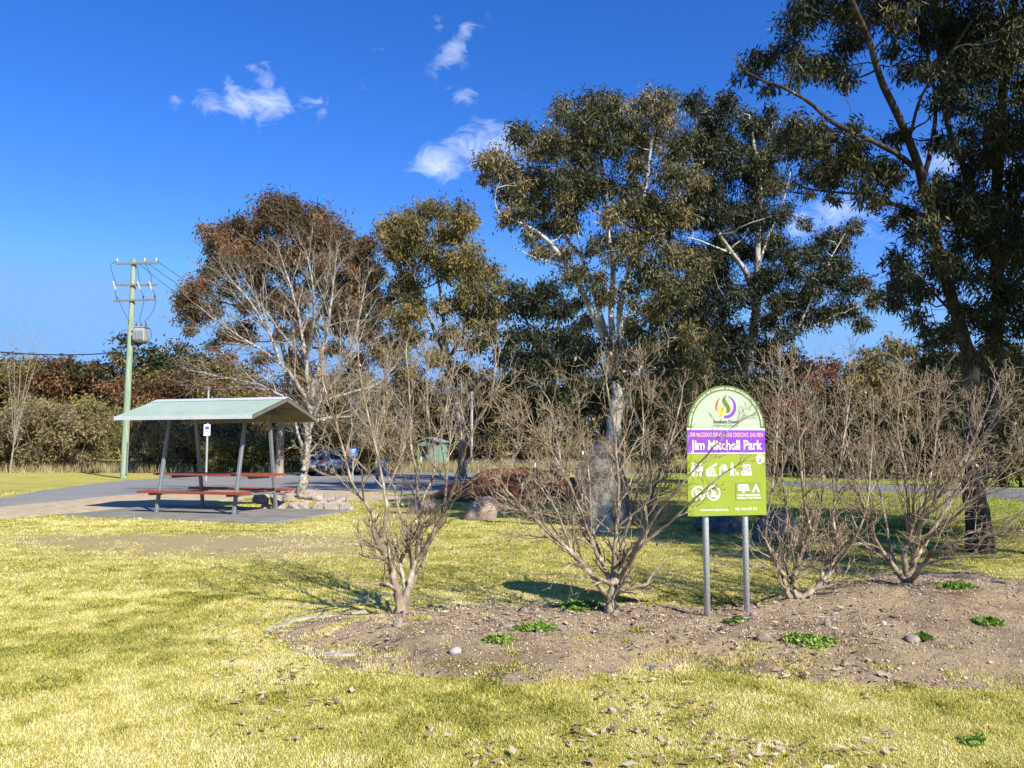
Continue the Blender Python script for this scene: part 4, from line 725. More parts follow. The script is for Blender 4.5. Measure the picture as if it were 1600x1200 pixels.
def bare(name, label, group, basepx, d, stems, seed, nbr=7, L=.55, maxl=3, kids=(3, 3, 2.5), ang=.65, up=.05, barkm='bark_myrtle', twigm='twig', zf=bz, rb=.05, cat='shrub', D=.5, wig=.5, twr=1.0, lvl_t=1, upstart=.25):
    r = random.Random(seed); b0 = at(basepx, 695, d); B = np.array([b0[0], d, float(zf(b0[0], d)) - .03]); root = empty(name, B, label, cat, group)
    tb = []; out = {}
    for stem_ in stems:
        r0, r1, pts = stem_[:3]; mul = stem_[3] if len(stem_) > 3 else 1.0; L_ = L; 
        if mul < 1: L_ = L * .6
        P = []; n = len(pts)
        for i, q in enumerate(pts):
            P.append(B.copy() if q[0] == 'base' else at(q[0], q[1], d + (q[2] if len(q) > 2 else 0)))
        P = catmull(np.array(P), 5); K = len(P); t = np.linspace(0, 1, K); rad = r0 + (r1 - r0) * t ** .7
        if pts[0][0] == 'base': rad *= 1 + .35 * np.exp(-t * K / 2)
        nz = np.array([[r.gauss(0, 1) for _ in range(3)] for _ in range(K)]); P[1:] += nz[1:] * rad[1:, None] * wig * .5
        tb.append(tubes(P[None] - B, rad[None] * .88, 8))
        nb = max(1, int(nbr * mul * (K / 20.0) + .5)); az = r.random() * 6.28
        for k in range(nb):
            tt = upstart + (1 - upstart) * (k + r.random()) / nb; i = min(int(tt * (K - 1)), K - 2); ld = P[i + 1] - P[i]; ld /= np.linalg.norm(ld); az += 2.4 + r.gauss(0, .4)
            sprout(out, P[i] - B, rotdir(ld, ang * (.6 + .7 * r.random()), az), L_ * (.6 + .7 * r.random()) * (1.1 - .4 * tt), max(rad[i] * .5, .003) * twr, 0, maxl, r, up, ang, kids)
        sprout(out, P[-1] - B, (P[-1] - P[-3]) / np.linalg.norm(P[-1] - P[-3]), L * (.5 if group == gs else .4), max(r1 * .9, .003), 0, maxl, r, up, ang, kids)
    tw = []
    for lv, lst in out.items():
        o_ = tubes(np.array([a for a, b in lst]), np.array([b for a, b in lst]), 5 if lv == 0 else (4 if lv == 1 else 3)); (tb if lv < lvl_t else tw).append(o_)
    v, f = join(tb); link('trunk', mesh_np('trunk', v, f, smooth_=True), M[barkm], root)
    v, f = join(tw); link('twigs', mesh_np('twigs', v, f, smooth_=True), M[twigm], root)
    if group == gs:      # a few dead leaves still hanging on
        ends = [a[-1] for a, b in out.get(2, [])]; pk = np.array([ends[r.randrange(len(ends))] for _ in range(45)]); g_ = np.random.default_rng(seed)
        dv = unit(g_.normal(0, .5, pk.shape) + [0, 0, -.8]); l_ = .02 + .03 * g_.random(len(pk)); v, f = leafquads(pk, dv, unit(np.cross(dv, g_.normal(0, 1, pk.shape))), l_, l_ * .3)
        link('dead_leaves', mesh_np('dead_leaves', v, f, .3 + .7 * g_.random(len(pk))), M['litter'], root)
    return root
gs = 'leafless shrubs in the garden bed'
b_ = ('base',)
bare('bare_shrub', 'leftmost leafless shrub in the bed, tall and open', gs, 630, 7.45, [
    (.05, .028, [b_, (620, 915), (608, 880), (590, 850, -.1)]), (.045, .03, [b_, (640, 915, .1), (650, 880, .15), (668, 850, .2)]), (.03, .02, [b_, (632, 910, .15), (625, 880, .2), (640, 850, .3)]),
    (.026, .007, [(592, 852, -.1), (580, 800, -.2), (553, 760, -.3), (535, 700, -.4), (522, 650, -.5), (505, 600, -.5)]), (.024, .007, [(592, 852, -.1), (603, 800, -.1), (596, 740, .1), (580, 670, .2), (565, 600, .3), (560, 560, .3)]),
    (.028, .007, [(668, 850, .2), (690, 810, .1), (708, 765, 0), (725, 710, -.2), (745, 660, -.3), (768, 615, -.4), (775, 570, -.4)]), (.022, .007, [(660, 862, .2), (655, 800, .4), (650, 740, .5), (640, 680, .6), (640, 610, .6), (635, 560, .7)]),
    (.02, .006, [(690, 812, .1), (698, 750, .3), (690, 690, .4), (700, 620, .5), (712, 560, .5)]), (.02, .006, [(640, 850, .3), (622, 790, .5), (612, 720, .7), (600, 640, .8), (605, 570, .8)]), (.016, .005, [(655, 790, .4), (680, 730, .6), (670, 660, .7), (668, 590, .8), (675, 530, .8)])],
    401, nbr=8, L=.50, maxl=3, kids=(3.2, 3, 2.3), ang=.55, up=.06)
bare('bare_shrub', 'leafless reddish twigged shrub directly left of the sign', gs, 955, 7.3, [
    (.062, .045, [b_, (957, 930), (960, 905)]), (.032, .012, [(950, 935), (925, 900, -.1), (895, 865, -.2), (860, 835, -.3), (830, 805, -.4), (800, 775, -.5)]), (.028, .008, [(957, 912), (935, 870, .1), (918, 830, .1), (893, 770, .2), (872, 700, .2), (860, 630, .2)]),
    (.03, .008, [(960, 905), (960, 860), (966, 800), (965, 740), (958, 665), (948, 600)]), (.034, .008, [(964, 912), (985, 870, .1), (1003, 835, .25), (1013, 795, .45), (1028, 745, .6), (1048, 690, .7), (1065, 625, .8)]), (.024, .006, [(968, 905), (1000, 855, -.3), (1045, 818, -.45), (1090, 775, -.6), (1130, 740, -.7)], .35),
    (.02, .006, [(920, 835, .1), (900, 780, -.2), (870, 720, -.4), (830, 660, -.5)]), (.02, .006, [(962, 880), (985, 810, .3), (1000, 740, .5), (1005, 660, .6), (1000, 590, .6)]), (.02, .006, [(945, 890), (925, 820, .4), (920, 740, .6), (905, 660, .7)]), (.018, .005, [(985, 870), (1030, 800, -.4), (1075, 745, -.6), (1110, 705, -.7), (1135, 678, -.75)], .3), (.015, .005, [(895, 865, -.2), (870, 800, -.3), (830, 740, -.3), (810, 690, -.3)])],
    402, nbr=11, L=.45, maxl=3, kids=(3.8, 3.2, 2.3), ang=.62, up=.04)
bare('bare_shrub', 'leafless shrub directly right of the sign', gs, 1240, 7.6, [
    (.034, .02, [b_, (1230, 925), (1225, 900), (1208, 870)]), (.02, .006, [(1208, 870), (1197, 840, .1), (1200, 800, .3), (1212, 725, .5), (1215, 650, .6), (1218, 590, .6)]), (.036, .02, [b_, (1240, 905), (1252, 865), (1268, 835)]), (.022, .006, [(1268, 835), (1258, 790, -.1), (1250, 720, -.2), (1245, 650, -.2), (1240, 590, -.2)]),
    (.036, .022, [b_, (1272, 920), (1298, 892), (1306, 862)]), (.022, .006, [(1306, 862), (1302, 800, .1), (1310, 740, .2), (1322, 660, .3), (1332, 595, .3)]), (.018, .006, [(1298, 892), (1330, 850, -.2), (1352, 800, -.3), (1360, 730, -.3), (1365, 660, -.3)]), (.018, .006, [(1268, 835), (1285, 780, .3), (1282, 710, .5), (1290, 630, .6)]), (.018, .006, [(1210, 875), (1230, 810, .4), (1222, 740, .6), (1225, 660, .7)]), (.016, .005, [(1225, 900), (1245, 840, .6), (1270, 760, .8), (1268, 680, .9)])],
    403, nbr=11, L=.40, maxl=3, kids=(3.6, 3.2, 2.0), ang=.58, up=.05)
bare('bare_shrub', 'rightmost leafless shrub on the crest of the mound', gs, 1412, 7.9, [
    (.035, .012, [b_, (1396, 885), (1372, 850), (1352, 800), (1332, 740), (1320, 670)]), (.038, .008, [b_, (1414, 870), (1420, 820), (1414, 740), (1402, 665), (1410, 600)]), (.04, .008, [b_, (1430, 865), (1441, 810, -.2), (1465, 780, -.3), (1490, 750, -.4), (1528, 700, -.5), (1568, 625, -.6)]),
    (.03, .006, [b_, (1450, 872, -.3), (1482, 850, -.5), (1540, 838, -.7), (1598, 828, -.8)]), (.028, .006, [(1428, 880), (1460, 825, .2), (1495, 765, .4), (1520, 690, .5), (1555, 610, .5)]), (.022, .006, [(1420, 840), (1450, 760, .4), (1462, 690, .6), (1468, 620, .7)]), (.022, .006, [(1400, 895), (1385, 820, .4), (1370, 740, .6), (1362, 660, .7)]), (.02, .005, [b_, (1440, 885, -.4), (1500, 870, -.7), (1560, 872, -.9)]), (.02, .005, [(1440, 850, -.1), (1500, 800, -.5), (1560, 745, -.7), (1600, 700, -.8)]), (.018, .005, [(1425, 830), (1430, 760, -.4), (1440, 690, -.6), (1435, 630, -.7)])],
    404, nbr=11, L=.43, maxl=3, kids=(3.6, 3.2, 2.0), ang=.58, up=.04)
# lichened bare tree by the shelter
bare('bare_tree', 'leafless lichened tree with spotted pale trunk beside the shelter', None, 474, 24.5, [
    (.17, .12, [b_, (476, 720), (481, 660), (486, 620)]), (.09, .02, [(484, 640), (465, 600, -.4), (440, 570, -.8), (405, 545, -1.2), (365, 520, -1.6), (330, 495, -2)]), (.10, .02, [(486, 625), (478, 570), (470, 510, .3), (455, 450, .5), (440, 405, .6)]), (.10, .02, [(486, 620), (500, 570, .4), (512, 510, .7), (520, 450, .9), (525, 405, 1)]),
    (.09, .02, [(488, 640), (520, 600, -.4), (545, 560, -.8), (560, 500, -1), (570, 450, -1.2)]), (.08, .02, [(482, 650), (440, 620, .6), (400, 600, 1), (350, 590, 1.4), (305, 580, 1.6)]), (.07, .02, [(480, 570), (440, 520, 1), (410, 480, 1.4), (385, 440, 1.6)]), (.07, .02, [(478, 560), (490, 500, -1), (488, 440, -1.4), (480, 400, -1.6)]), (.07, .02, [(490, 630), (540, 615, .8), (590, 600, 1.2), (620, 570, 1.5)]), (.06, .02, [(440, 570, -.8), (420, 520, -1), (390, 470, -1.2), (355, 430, -1.3)])],
    405, nbr=11, L=1.5, maxl=3, kids=(3.3, 3.1, 2.3), ang=.6, up=.02, barkm='bark_lichen', twigm='twig_grey', zf=gz, cat='tree', twr=.8)
# thin bare saplings and bare scrub further off
for i, (px, d, top, lean, lab) in enumerate([(866, 60, 640, 0, 'small grey leafless tree past the mulch heap'), (18, 60, 520, 12, 'grey leafless tree leaning in at the left edge'), (625, 62, 570, 6, 'thin leafless tree right of the wheelie bins'), (560, 64, 580, -6, 'thin leafless tree behind the blue sign'), (700, 66, 590, 8, 'thin leafless tree right of the green booth'), (590, 40, 600, -10, 'leafless sapling in front of the car park')]):
    base_y = 738
    st = [(.09, .025, [b_, (px + lean * .3, 690), (px + lean, 640 if top < 600 else 670)])]
    for k in (-1, 0, 1, -.5, .6): st.append((.045, .012, [(px + lean * .4, 695), (px + lean + k * 14, (695 + top) / 2, k * 1.0), (px + lean * 1.5 + k * 30, top + abs(k) * 18, k * 2)]))
    bare('bare_tree', lab, 'leafless trees further off', px, d, st, 420 + i, nbr=9, L=1.7 * d / 60, maxl=2, kids=(4, 4), ang=.55, up=.04, barkm='twig_grey', twigm='twig_grey', zf=gz, cat='tree', twr=1.0)

# ------------------------------------------------------------------ picnic shelter
def sh3(l, s, z): p = sh(l, s); return Vector((p[0] - SC[0], p[1] - SC[1], z))
zs = float(gz(*SC))
bm = bmesh.new()
A = [bm.verts.new((p[0], p[1], zs - .12)) for p in slabp]; Bv = [bm.verts.new((p[0], p[1], zs + .05)) for p in slabp]
bm.faces.new(A[::-1]); bm.faces.new(Bv)
for i in range(4): bm.faces.new((A[i], A[(i + 1) % 4], Bv[(i + 1) % 4], Bv[i]))
tag(bmlink('concrete_slab', bm, M['concrete'], bevel=.01), 'flat grey concrete slab under the picnic shelter', 'slab', kind='structure')
zs += .05
sroot = empty('picnic_shelter', (SC[0], SC[1], zs), 'picnic shelter with pale green gable roof and red timber table and seats', 'shelter')
EZ, RZ, HL, HW = 2.20, 2.65, 1.86, 1.32
def roof_sheet(sgn):
    nu, nv = 300, 2; vs = []; fs = []
    for i in range(nu + 1):
        l = -HL + 2 * HL * i / nu; c = .009 * math.cos(2 * math.pi * l / .085)
        for (s, z) in ((0, RZ), (sgn * HW, EZ)):
            p = sh3(l, s, z + c); vs.append(p[:])
    n0 = len(vs)
    for v in list(vs): vs.append((v[0], v[1], v[2] - .006))
    for i in range(nu):
        a = [2 * i, 2 * i + 1, 2 * i + 3, 2 * i + 2]; fs.append(a[::-1] if sgn > 0 else a); b = [x + n0 for x in a]; fs.append(b if sgn > 0 else b[::-1])
    return np.array(vs), np.array(fs)
rf = None
for sgn in (-1, 1):
    v, f = roof_sheet(sgn); o = link('roof_sheet', mesh_np('roof_sheet', v, f), M['roofgreen'], sroot)
bm = bmesh.new()
for s in (-1, 1): beam(bm, sh3(-HL - .01, s * .09, RZ - .018), sh3(HL + .01, s * .09, RZ - .018), .20, .012, up=sh3(0, s * .32, 1))
bmlink('ridge_cap', bm, M['trim'], sroot)
for s in (-1, 1):
    bm = bmesh.new(); beam(bm, sh3(-HL, s * (HW + .012), EZ - .035), sh3(HL, s * (HW + .012), EZ - .035), .02, .09); bmlink('gutter', bm, M['trim'], sroot)
    bm = bmesh.new(); beam(bm, sh3(-HL + .06, s * .52, RZ - .245), sh3(HL - .06, s * .52, RZ - .245), .06, .09); bmlink('purlin', bm, M['steel'], sroot)
for e in (-1, 1):
    for s in (-1, 1): bm = bmesh.new(); beam(bm, sh3(e * (HL - .02), 0, RZ - .05), sh3(e * (HL - .02), s * HW, EZ - .05), .025, .08); bmlink('barge_board', bm, M['roofunder'], sroot)
for s in (-1, 1):      # under-lining of the two slopes
    bm = bmesh.new(); beam(bm, sh3(0, s * .03, RZ - .075), sh3(0, s * (HW - .03), EZ - .07), 2 * HL - .12, .012); bmlink('ceiling_lining', bm, M['roofunder'], sroot)
LH = 1.06
for e in (-1, 1):
    bm = bmesh.new(); beam(bm, sh3(e * LH, -.86, 2.30), sh3(e * LH, .86, 2.30), .06, .09); bmlink('rafter', bm, M['steel'], sroot)
    for s in (-1, 1):
        bm = bmesh.new(); beam(bm, sh3(e * LH, s * .80, 0), sh3(e * LH, s * .43, 2.34), .075, .075, up=sh3(1, 0, 0)); lg = bmlink('leg', bm, M['steel'], sroot, bevel=.008)
        bm = bmesh.new(); p = sh3(e * LH, s * .80, 0); box(bm, (p.x - .08, p.y - .08, 0), (p.x + .08, p.y + .08, .012)); bmlink('base_plate', bm, M['steel'], lg)
    bm = bmesh.new(); beam(bm, sh3(e * LH, -.80, .42), sh3(e * LH, .80, .42), .05, .05); bmlink('seat_rail', bm, M['steel'], sroot)
    bm = bmesh.new(); beam(bm, sh3(e * LH, -.62, .80), sh3(e * LH, .62, .80), .05, .06); bmlink('table_rail', bm, M['steel'], sroot)
def planks(nm, l0, l1, s0, s1, z, n, th, par):
    bm = bmesh.new(); w = (s1 - s0) / n
    for k in range(n): beam(bm, sh3(l0, s0 + w * (k + .5), z - th / 2), sh3(l1, s0 + w * (k + .5), z - th / 2), w - .012, th)
    return bmlink(nm, bm, M['redtimber'], par, bevel=.004)
planks('table_top', -1.55, 1.55, -.40, .40, .885, 5, .05, sroot)
for s in (-1, 1):
    st = planks('seat', -1.45, 1.45, s * .86 - .16, s * .86 + .16, .50, 2, .05, sroot)
    for e in (-1.1, 1.02):
        bm = bmesh.new(); c = sh3(e, s * .86, .40); beam(bm, sh3(e, s * .86 - .12, .425), sh3(e, s * .86 + .12, .425), .08, .045); bmlink('bracket', bm, M['redtimber'], st)

# ------------------------------------------------------------------ park sign
SY = 7.15; sp = at(1135, 695, SY); sgz = bz(sp[0], SY); U = 1 / 842.0
sg_ = empty('park_sign', (sp[0], SY, sgz), 'arched lime green and purple park name sign on two galvanised posts', 'sign', rz=-R(-13))
sg_.rotation_euler = (0, 0, R(13))
PB = .975 - sgz      # panel bottom above the bed
def sc(x, y): return ((x - 452) * U, (1080 - y) * U + PB)
def plate(nm, pts, y0, y1, m, par):
    bm = bmesh.new(); prism(bm, pts, y0, y1); return bmlink(nm, bm, M[m], par)
def arcpts(cx, cy, r, a0, a1, n=40): return [(cx + r * math.cos(R(a0 + (a1 - a0) * i / n)), cy + r * math.sin(R(a0 + (a1 - a0) * i / n))) for i in range(n + 1)]
hw = 320 * U; arch_c = (0, sc(452, 428)[1])
outline = [(-hw, PB), (hw, PB)] + arcpts(0, arch_c[1], hw, 0, 180, 48)
panel = plate('panel', outline, 0, .012, 's_lime', sg_)
back = plate('backing', [(-hw + .003, PB + .003), (hw - .003, PB + .003)] + arcpts(0, arch_c[1], hw - .003, 0, 180, 48), .0125, .018, 'galv', sg_)
header = plate('header', arcpts(0, arch_c[1], hw - .0005, 0, 180, 48), -.003, -.0004, 's_olive', sg_)
plate('header_field', [(-hw + .047, arch_c[1]), ] + arcpts(0, arch_c[1], hw - .047, 180, 0, 48)[::1], -.0046, -.0032, 's_mint', header)
plate('rule', [sc(132, 443), sc(772, 443), sc(772, 429), sc(132, 429)], -.0044, -.0004, 's_white', sg_)
band = plate('name_band', [sc(132, 612), sc(772, 612), sc(772, 444), sc(132, 444)], -.004, -.0004, 's_purple', sg_)
plate('rule', [sc(132, 621), sc(772, 621), sc(772, 613), sc(132, 613)], -.0044, -.0004, 's_white', sg_)
def text(nm, body, h, width, cx, cy, m, par, bold=0, bend=None, y=-.0066, left=None):
    cu = bpy.data.curves.new('t', 'FONT'); cu.body = body; cu.size = 1; cu.align_x = 'CENTER'; cu.offset = bold; cu.resolution_u = 3
    o = bpy.data.objects.new('t', cu); C.objects.link(o); dg = bpy.context.evaluated_depsgraph_get(); dg.update()
    me = bpy.data.meshes.new_from_object(o.evaluated_get(dg)); bpy.data.objects.remove(o); bpy.data.curves.remove(cu)
    n = len(me.vertices); v = np.empty(n * 3, np.float32); me.vertices.foreach_get('co', v); v = v.reshape(-1, 3)
    x0, x1 = v[:, 0].min(), v[:, 0].max(); xs = (v[:, 0] - (x0 + x1) / 2) / (x1 - x0) * width; zs_ = v[:, 1] * h / .72
    if bend is not None:
        r0 = bend; th = xs / (r0 + h * .5); rr_ = r0 + zs_; v2 = np.stack([rr_ * np.sin(th) + cx, np.full(n, y), rr_ * np.cos(th) + cy], -1)
    else: v2 = np.stack([xs + cx, np.full(n, y), zs_ + cy], -1)
    me.vertices.foreach_set('co', v2.astype(np.float32).ravel()); me.name = nm; me.update()
    return link(nm, me, M[m], par)
def T(nm, body, x0, x1, ytop, ybase, m, par, bold=0, y=-.0066):
    a = sc(x0, ybase); b = sc(x1, ytop); return text(nm, body, b[1] - a[1], b[0] - a[0], (a[0] + b[0]) / 2, a[1], m, par, bold, y=y)
text('arched_lettering', 'NAMED IN HONOUR OF FORMER SHIRE OF ROSENTHAL CHAIRMAN', .019, math.pi * (hw - .025) * .965, 0, arch_c[1], 's_white', header, .010, bend=hw - .034)
T('lettering', 'Southern Downs', 346, 558, 367, 393, 's_grey', header, .03)
T('lettering', 'REGIONAL  COUNCIL', 352, 552, 404, 416, 's_greentext', header, .03)
T('lettering', 'CNR McCOSKER DRIVE & PINE CRESCENT, DALVEEN', 146, 754, 462, 494, 's_pink', band, .008)
T('lettering', 'Jim Mitchell Park', 162, 746, 517, 588, 's_white', band, .026)
T('lettering', 'www.sdrc.qld.gov.au', 226, 456, 1026, 1042, 's_white', panel, .02, y=-.002)
T('lettering', 'TEL 1300 697 372', 512, 694, 1024, 1041, 's_white', panel, .02, y=-.002)
# swirl emblem
em = (452, 270)
def crescent(a0, a1, r, w0, w1, n=30, wm=None):
    o = []; i_ = []
    for k in range(n + 1):
        t = k / n; a = R(a0 + (a1 - a0) * t); w = w0 + (w1 - w0) * t if wm is None else (w0 * (1 - t) + w1 * t + wm * math.sin(math.pi * t))
        o.append((em[0] + (r) * math.cos(a), em[1] - r * math.sin(a))); i_.append((em[0] + (r - w) * math.cos(a), em[1] - (r - w) * math.sin(a)))
    return [sc(*p) for p in o + i_[::-1]]
plate('emblem', crescent(78, -102, 85, 3, 20, wm=12), -.0064, -.0048, 's_purple', header)
plate('emblem', crescent(122, 200, 86, 2, 10, wm=9), -.0064, -.0048, 's_red', header)
sx = lambda L: [sc(*p) for p in L]
plate('emblem', sx([(466, 178), (440, 190), (424, 212), (424, 232), (436, 252), (456, 276), (458, 300), (452, 316), (474, 312), (486, 302), (488, 282), (478, 258), (458, 232), (448, 212), (450, 194)]), -.0074, -.0066, 's_olive', header)
plate('emblem', sx([(378, 296), (384, 308), (396, 322), (404, 330), (414, 296), (438, 264), (414, 268), (394, 280)]), -.0064, -.0048, 's_yellow', header)
plate('emblem', sx([(408, 333), (420, 340), (434, 346), (436, 318), (440, 280), (444, 268), (430, 284), (416, 306)]), -.0064, -.0048, 's_yellow', header)
plate('emblem', sx([(404, 331), (408, 333), (416, 304), (436, 272), (440, 262), (424, 278), (410, 302)]), -.0070, -.0058, 's_olive', header)
# pictograms
def multi(nm, polys, y0, y1, m, par):
    bm = bmesh.new()
    for i, q in enumerate(polys): prism(bm, q, y0 - .00003 * i, y1)
    return bmlink(nm, bm, M[m], par)
def disc(cx, cy, r, n=20): return [sc(cx + r * math.cos(6.2832 * i / n), cy + r * math.sin(6.2832 * i / n)) for i in range(n)]
PY0, PY1 = -.0018, -.0002
multi('pictogram', [disc(178, 697, 11), sx([(164, 712), (192, 712), (204, 752), (192, 756), (190, 785), (168, 785), (166, 756), (158, 752)]), sx([(206, 690), (212, 690), (212, 786), (206, 786)]), disc(236, 697, 11), sx([(219, 712), (253, 712), (256, 752), (247, 754), (247, 786), (225, 786), (225, 754), (216, 752)])], PY0, PY1, 's_white', panel)
multi('pictogram', [sx([(278, 742), (364, 690), (372, 700), (288, 752)]), sx([(286, 750), (300, 746), (300, 786), (286, 786)]), sx([(286, 774), (368, 774), (368, 787), (286, 787)]), sx([(312, 732), (352, 732), (352, 739), (312, 739)]), sx([(306, 750), (360, 750), (360, 757), (306, 757)]), sx([(322, 739), (330, 739), (318, 774), (310, 774)]), sx([(336, 739), (344, 739), (356, 774), (348, 774)])], PY0, PY1, 's_white', panel)
multi('pictogram', [sx([(390, 786), (402, 786), (402, 744), (420, 728), (448, 720), (444, 704), (412, 706), (392, 728)]), disc(430, 712, 12), sx([(422, 728), (456, 726), (450, 752), (424, 748)])], PY0, PY1, 's_white', panel)
multi('pictogram', [disc(494, 698, 10), sx([(482, 710), (504, 710), (512, 742), (502, 746), (510, 786), (498, 786), (492, 756), (484, 786), (472, 786), (482, 748)]), sx([(506, 722), (530, 758), (527, 761), (503, 727)]), sx([(522, 760), (544, 762), (550, 766), (546, 772), (542, 784), (538, 784), (536, 774), (528, 774), (526, 784), (522, 784)])], PY0, PY1, 's_white', panel)
multi('pictogram', [sx([(586, 700), (640, 700), (648, 712), (648, 740), (580, 740), (580, 712)]), sx([(570, 748), (656, 748), (656, 783), (570, 783)])], PY0, PY1, 's_white', panel)
for q_ in ([(592, 714), (606, 714), (606, 722), (592, 722)], [(614, 714), (632, 714), (632, 722), (614, 722)], [(584, 756), (612, 756), (612, 774), (584, 774)]): multi('pictogram_detail', [sx(q_)], -.0026, -.0019, 's_lime2', panel)
multi('pictogram_detail', [sx([(596, 758), (600, 758), (600, 772), (596, 772)]), sx([(588, 763), (608, 763), (608, 767), (588, 767)])], -.0032, -.0027, 's_white', panel)
def ringpoly(cx, cy, r0, r1, n=36):
    return [[sc(cx + r * math.cos(a), cy + r * math.sin(a)) for r, a in ((r0, 6.2832 * i / n), (r1, 6.2832 * i / n), (r1, 6.2832 * (i + 1) / n), (r0, 6.2832 * (i + 1) / n))] for i in range(n)]
for cx, kind in ((217, 0), (339, 1)):
    bm = bmesh.new()
    for q in ringpoly(cx, 912, 43, 55): prism(bm, q, PY0, PY1)
    P2 = [sx([(cx - 34, 876), (cx - 27, 869), (cx + 36, 948), (cx + 29, 955)])]
    if kind == 0: P2 += [sx([(cx - 26, 900), (cx - 12, 888), (cx - 4, 896), (cx + 18, 896), (cx + 24, 908), (cx + 18, 942), (cx + 9, 942), (cx + 8, 922), (cx - 8, 922), (cx - 12, 942), (cx - 20, 942), (cx - 20, 912)])]
    else: P2 += [sx([(cx - 30, 926), (cx + 30, 926), (cx + 26, 940), (cx - 26, 940)]), sx([(cx - 16, 924), (cx - 22, 904), (cx - 8, 912), (cx - 2, 890), (cx + 8, 908), (cx + 18, 898), (cx + 16, 924)])]
    for i, q in enumerate(P2): prism(bm, q, PY0 - .0001 * (i + 1), PY1)
    bmlink('prohibition_mark', bm, M['s_white'], panel)
notice = plate('notice_plate', sx([(518, 966), (734, 966), (734, 834), (518, 834)]), -.003, -.0002, 's_lime2', sg_)
for nm, L in (('pictogram', [sx([(546, 850), (612, 848), (624, 860), (626, 888), (638, 892), (638, 896), (600, 898), (540, 896), (538, 862)]), disc(582, 902, 12)]), ('pictogram', [sx([(652, 910), (684, 848), (690, 848), (720, 910), (702, 910), (686, 876), (670, 910)])])): multi(nm, L, -.0044, -.0031, 's_white', notice)
for x0_, x1_ in ((556, 580), (596, 612)): multi('pictogram_detail', [sx([(x0_, 862), (x1_, 862), (x1_, 870), (x0_, 870)])], -.0052, -.0045, 's_lime2', notice)
T('lettering', '1 NIGHT MAXIMUM STAY', 528, 724, 923, 938, 's_white', notice, .03, y=-.0046)
T('lettering', 'WITHIN A 7 DAY PERIOD', 526, 728, 944, 959, 's_white', notice, .03, y=-.0046)
multi('badge', [disc(729, 662, 36, 28)], -.0022, -.0002, 's_white', panel)
multi('badge_mark', [[sc(729 + r * math.cos(a), 662 + r * 1.25 * math.sin(a)) for r, a in ((15, t), (19, t), (19, t + .4), (15, t + .4))] for t in np.arange(-2.4, 2.6, .4)] + [sx([(722, 650), (727, 650), (727, 682), (722, 682)]), sx([(731, 646), (736, 650), (733, 682), (729, 682)])], -.003, -.0023, 's_greentext', panel)
bm = bmesh.new()
for (x, y) in ((140, 604), (458, 604), (764, 604), (456, 452), (764, 456), (172, 1014), (468, 1014), (606, 1006), (320, 1012)):
    c = sc(x, y); cyl(bm, (c[0], -.0075, c[1]), (c[0], -.0003, c[1]), .005, n=8)
bmlink('screw_heads', bm, M['galv'], sg_)
for px, zt in ((1103, 1), (1167, 1)):
    lx = (px - 1135) / 1250 * SY / math.cos(R(13)) * 1.02; bm = bmesh.new(); cyl(bm, (lx, .047, -.35), (lx, .047, sc(0, 150)[1] - .12), .0275, n=18); po = bmlink('post', bm, M['galv'], sg_, sm=False)
    for pl_ in po.data.polygons: pl_.use_smooth = len(pl_.vertices) == 4
    for zz in (PB + .12, PB + .62):
        bm = bmesh.new(); box(bm, (lx - .045, .0185, zz - .018), (lx + .045, .078, zz + .018)); bmlink('clamp', bm, M['galv'], po)

# ------------------------------------------------------------------ power pole
PD = 50.0; pb = at(195, 695, PD); PBs = np.array([pb[0], PD, float(gz(pb[0], PD))]); ptop = at(209.5, 405, PD)
pr = empty('power_pole', PBs, 'tall green treated timber power pole with crossarms and transformer', 'power pole')
loc = lambda px, py, dd=0: Vector(at(px, py, PD + dd) - PBs)
bm = bmesh.new(); cyl(bm, (0, 0, -.5), Vector(ptop - PBs), .215, .155, n=18); bmlink('shaft', bm, M['pole_green'], pr, sm=False)
CA = []
for (x0, y0, x1, y1, ins) in ((181, 412, 246, 411, [183, 226, 244]), (180, 445, 245, 445, [180, 218, 236]), (178, 470, 244, 468, [183, 224, 242])):
    bm = bmesh.new(); dd = -.22; beam(bm, loc(x0, y0, dd), loc(x1, y1, dd), .10, .11); ca = bmlink('crossarm', bm, M['hardwood'], pr)
    for k, ix in enumerate(ins):
        p = loc(ix, y0 + (y1 - y0) * (ix - x0) / (x1 - x0), dd)
        bm = bmesh.new()
        if y0 == 445:
            a = p + Vector((-.08, -.12, .18)); b = p + Vector((.10, -.12, -.36)); cyl(bm, a, b, .05, .05, 10)
            for t in (.2, .4, .6, .8): q_ = a.lerp(b, t); dv_ = (b - a).normalized() * .02; cyl(bm, q_ - dv_, q_ + dv_, .075, .075, 10)
        else:
            cyl(bm, p + Vector((0, 0, .06)), p + Vector((0, 0, .16)), .03, n=8); cyl(bm, p + Vector((0, 0, .16)), p + Vector((0, 0, .24)), .055, .045, n=10); cyl(bm, p + Vector((0, 0, .24)), p + Vector((0, 0, .33)), .055, .03, n=10)
        bmlink('insulator', bm, M['porcelain'] if y0 < 460 else M['brownglaze'], ca)
bm = bmesh.new(); t0 = loc(219.5, 534, -.1); hgt = 22 / 1250 * PD; wd = 16.5 / 1250 * PD
box(bm, (t0.x - wd / 2, t0.y - .3, t0.z), (t0.x + wd / 2, t0.y + .45, t0.z + hgt)); tx = bmlink('transformer', bm, M['tx_grey'], pr, bevel=.05)
for k in range(7):
    bm = bmesh.new(); x_ = t0.x - wd / 2 + wd * (k + .5) / 7; box(bm, (x_ - .015, t0.y - .42, t0.z + .1), (x_ + .015, t0.y - .3, t0.z + hgt - .18)); bmlink('cooling_fin', bm, M['tx_grey'], tx)
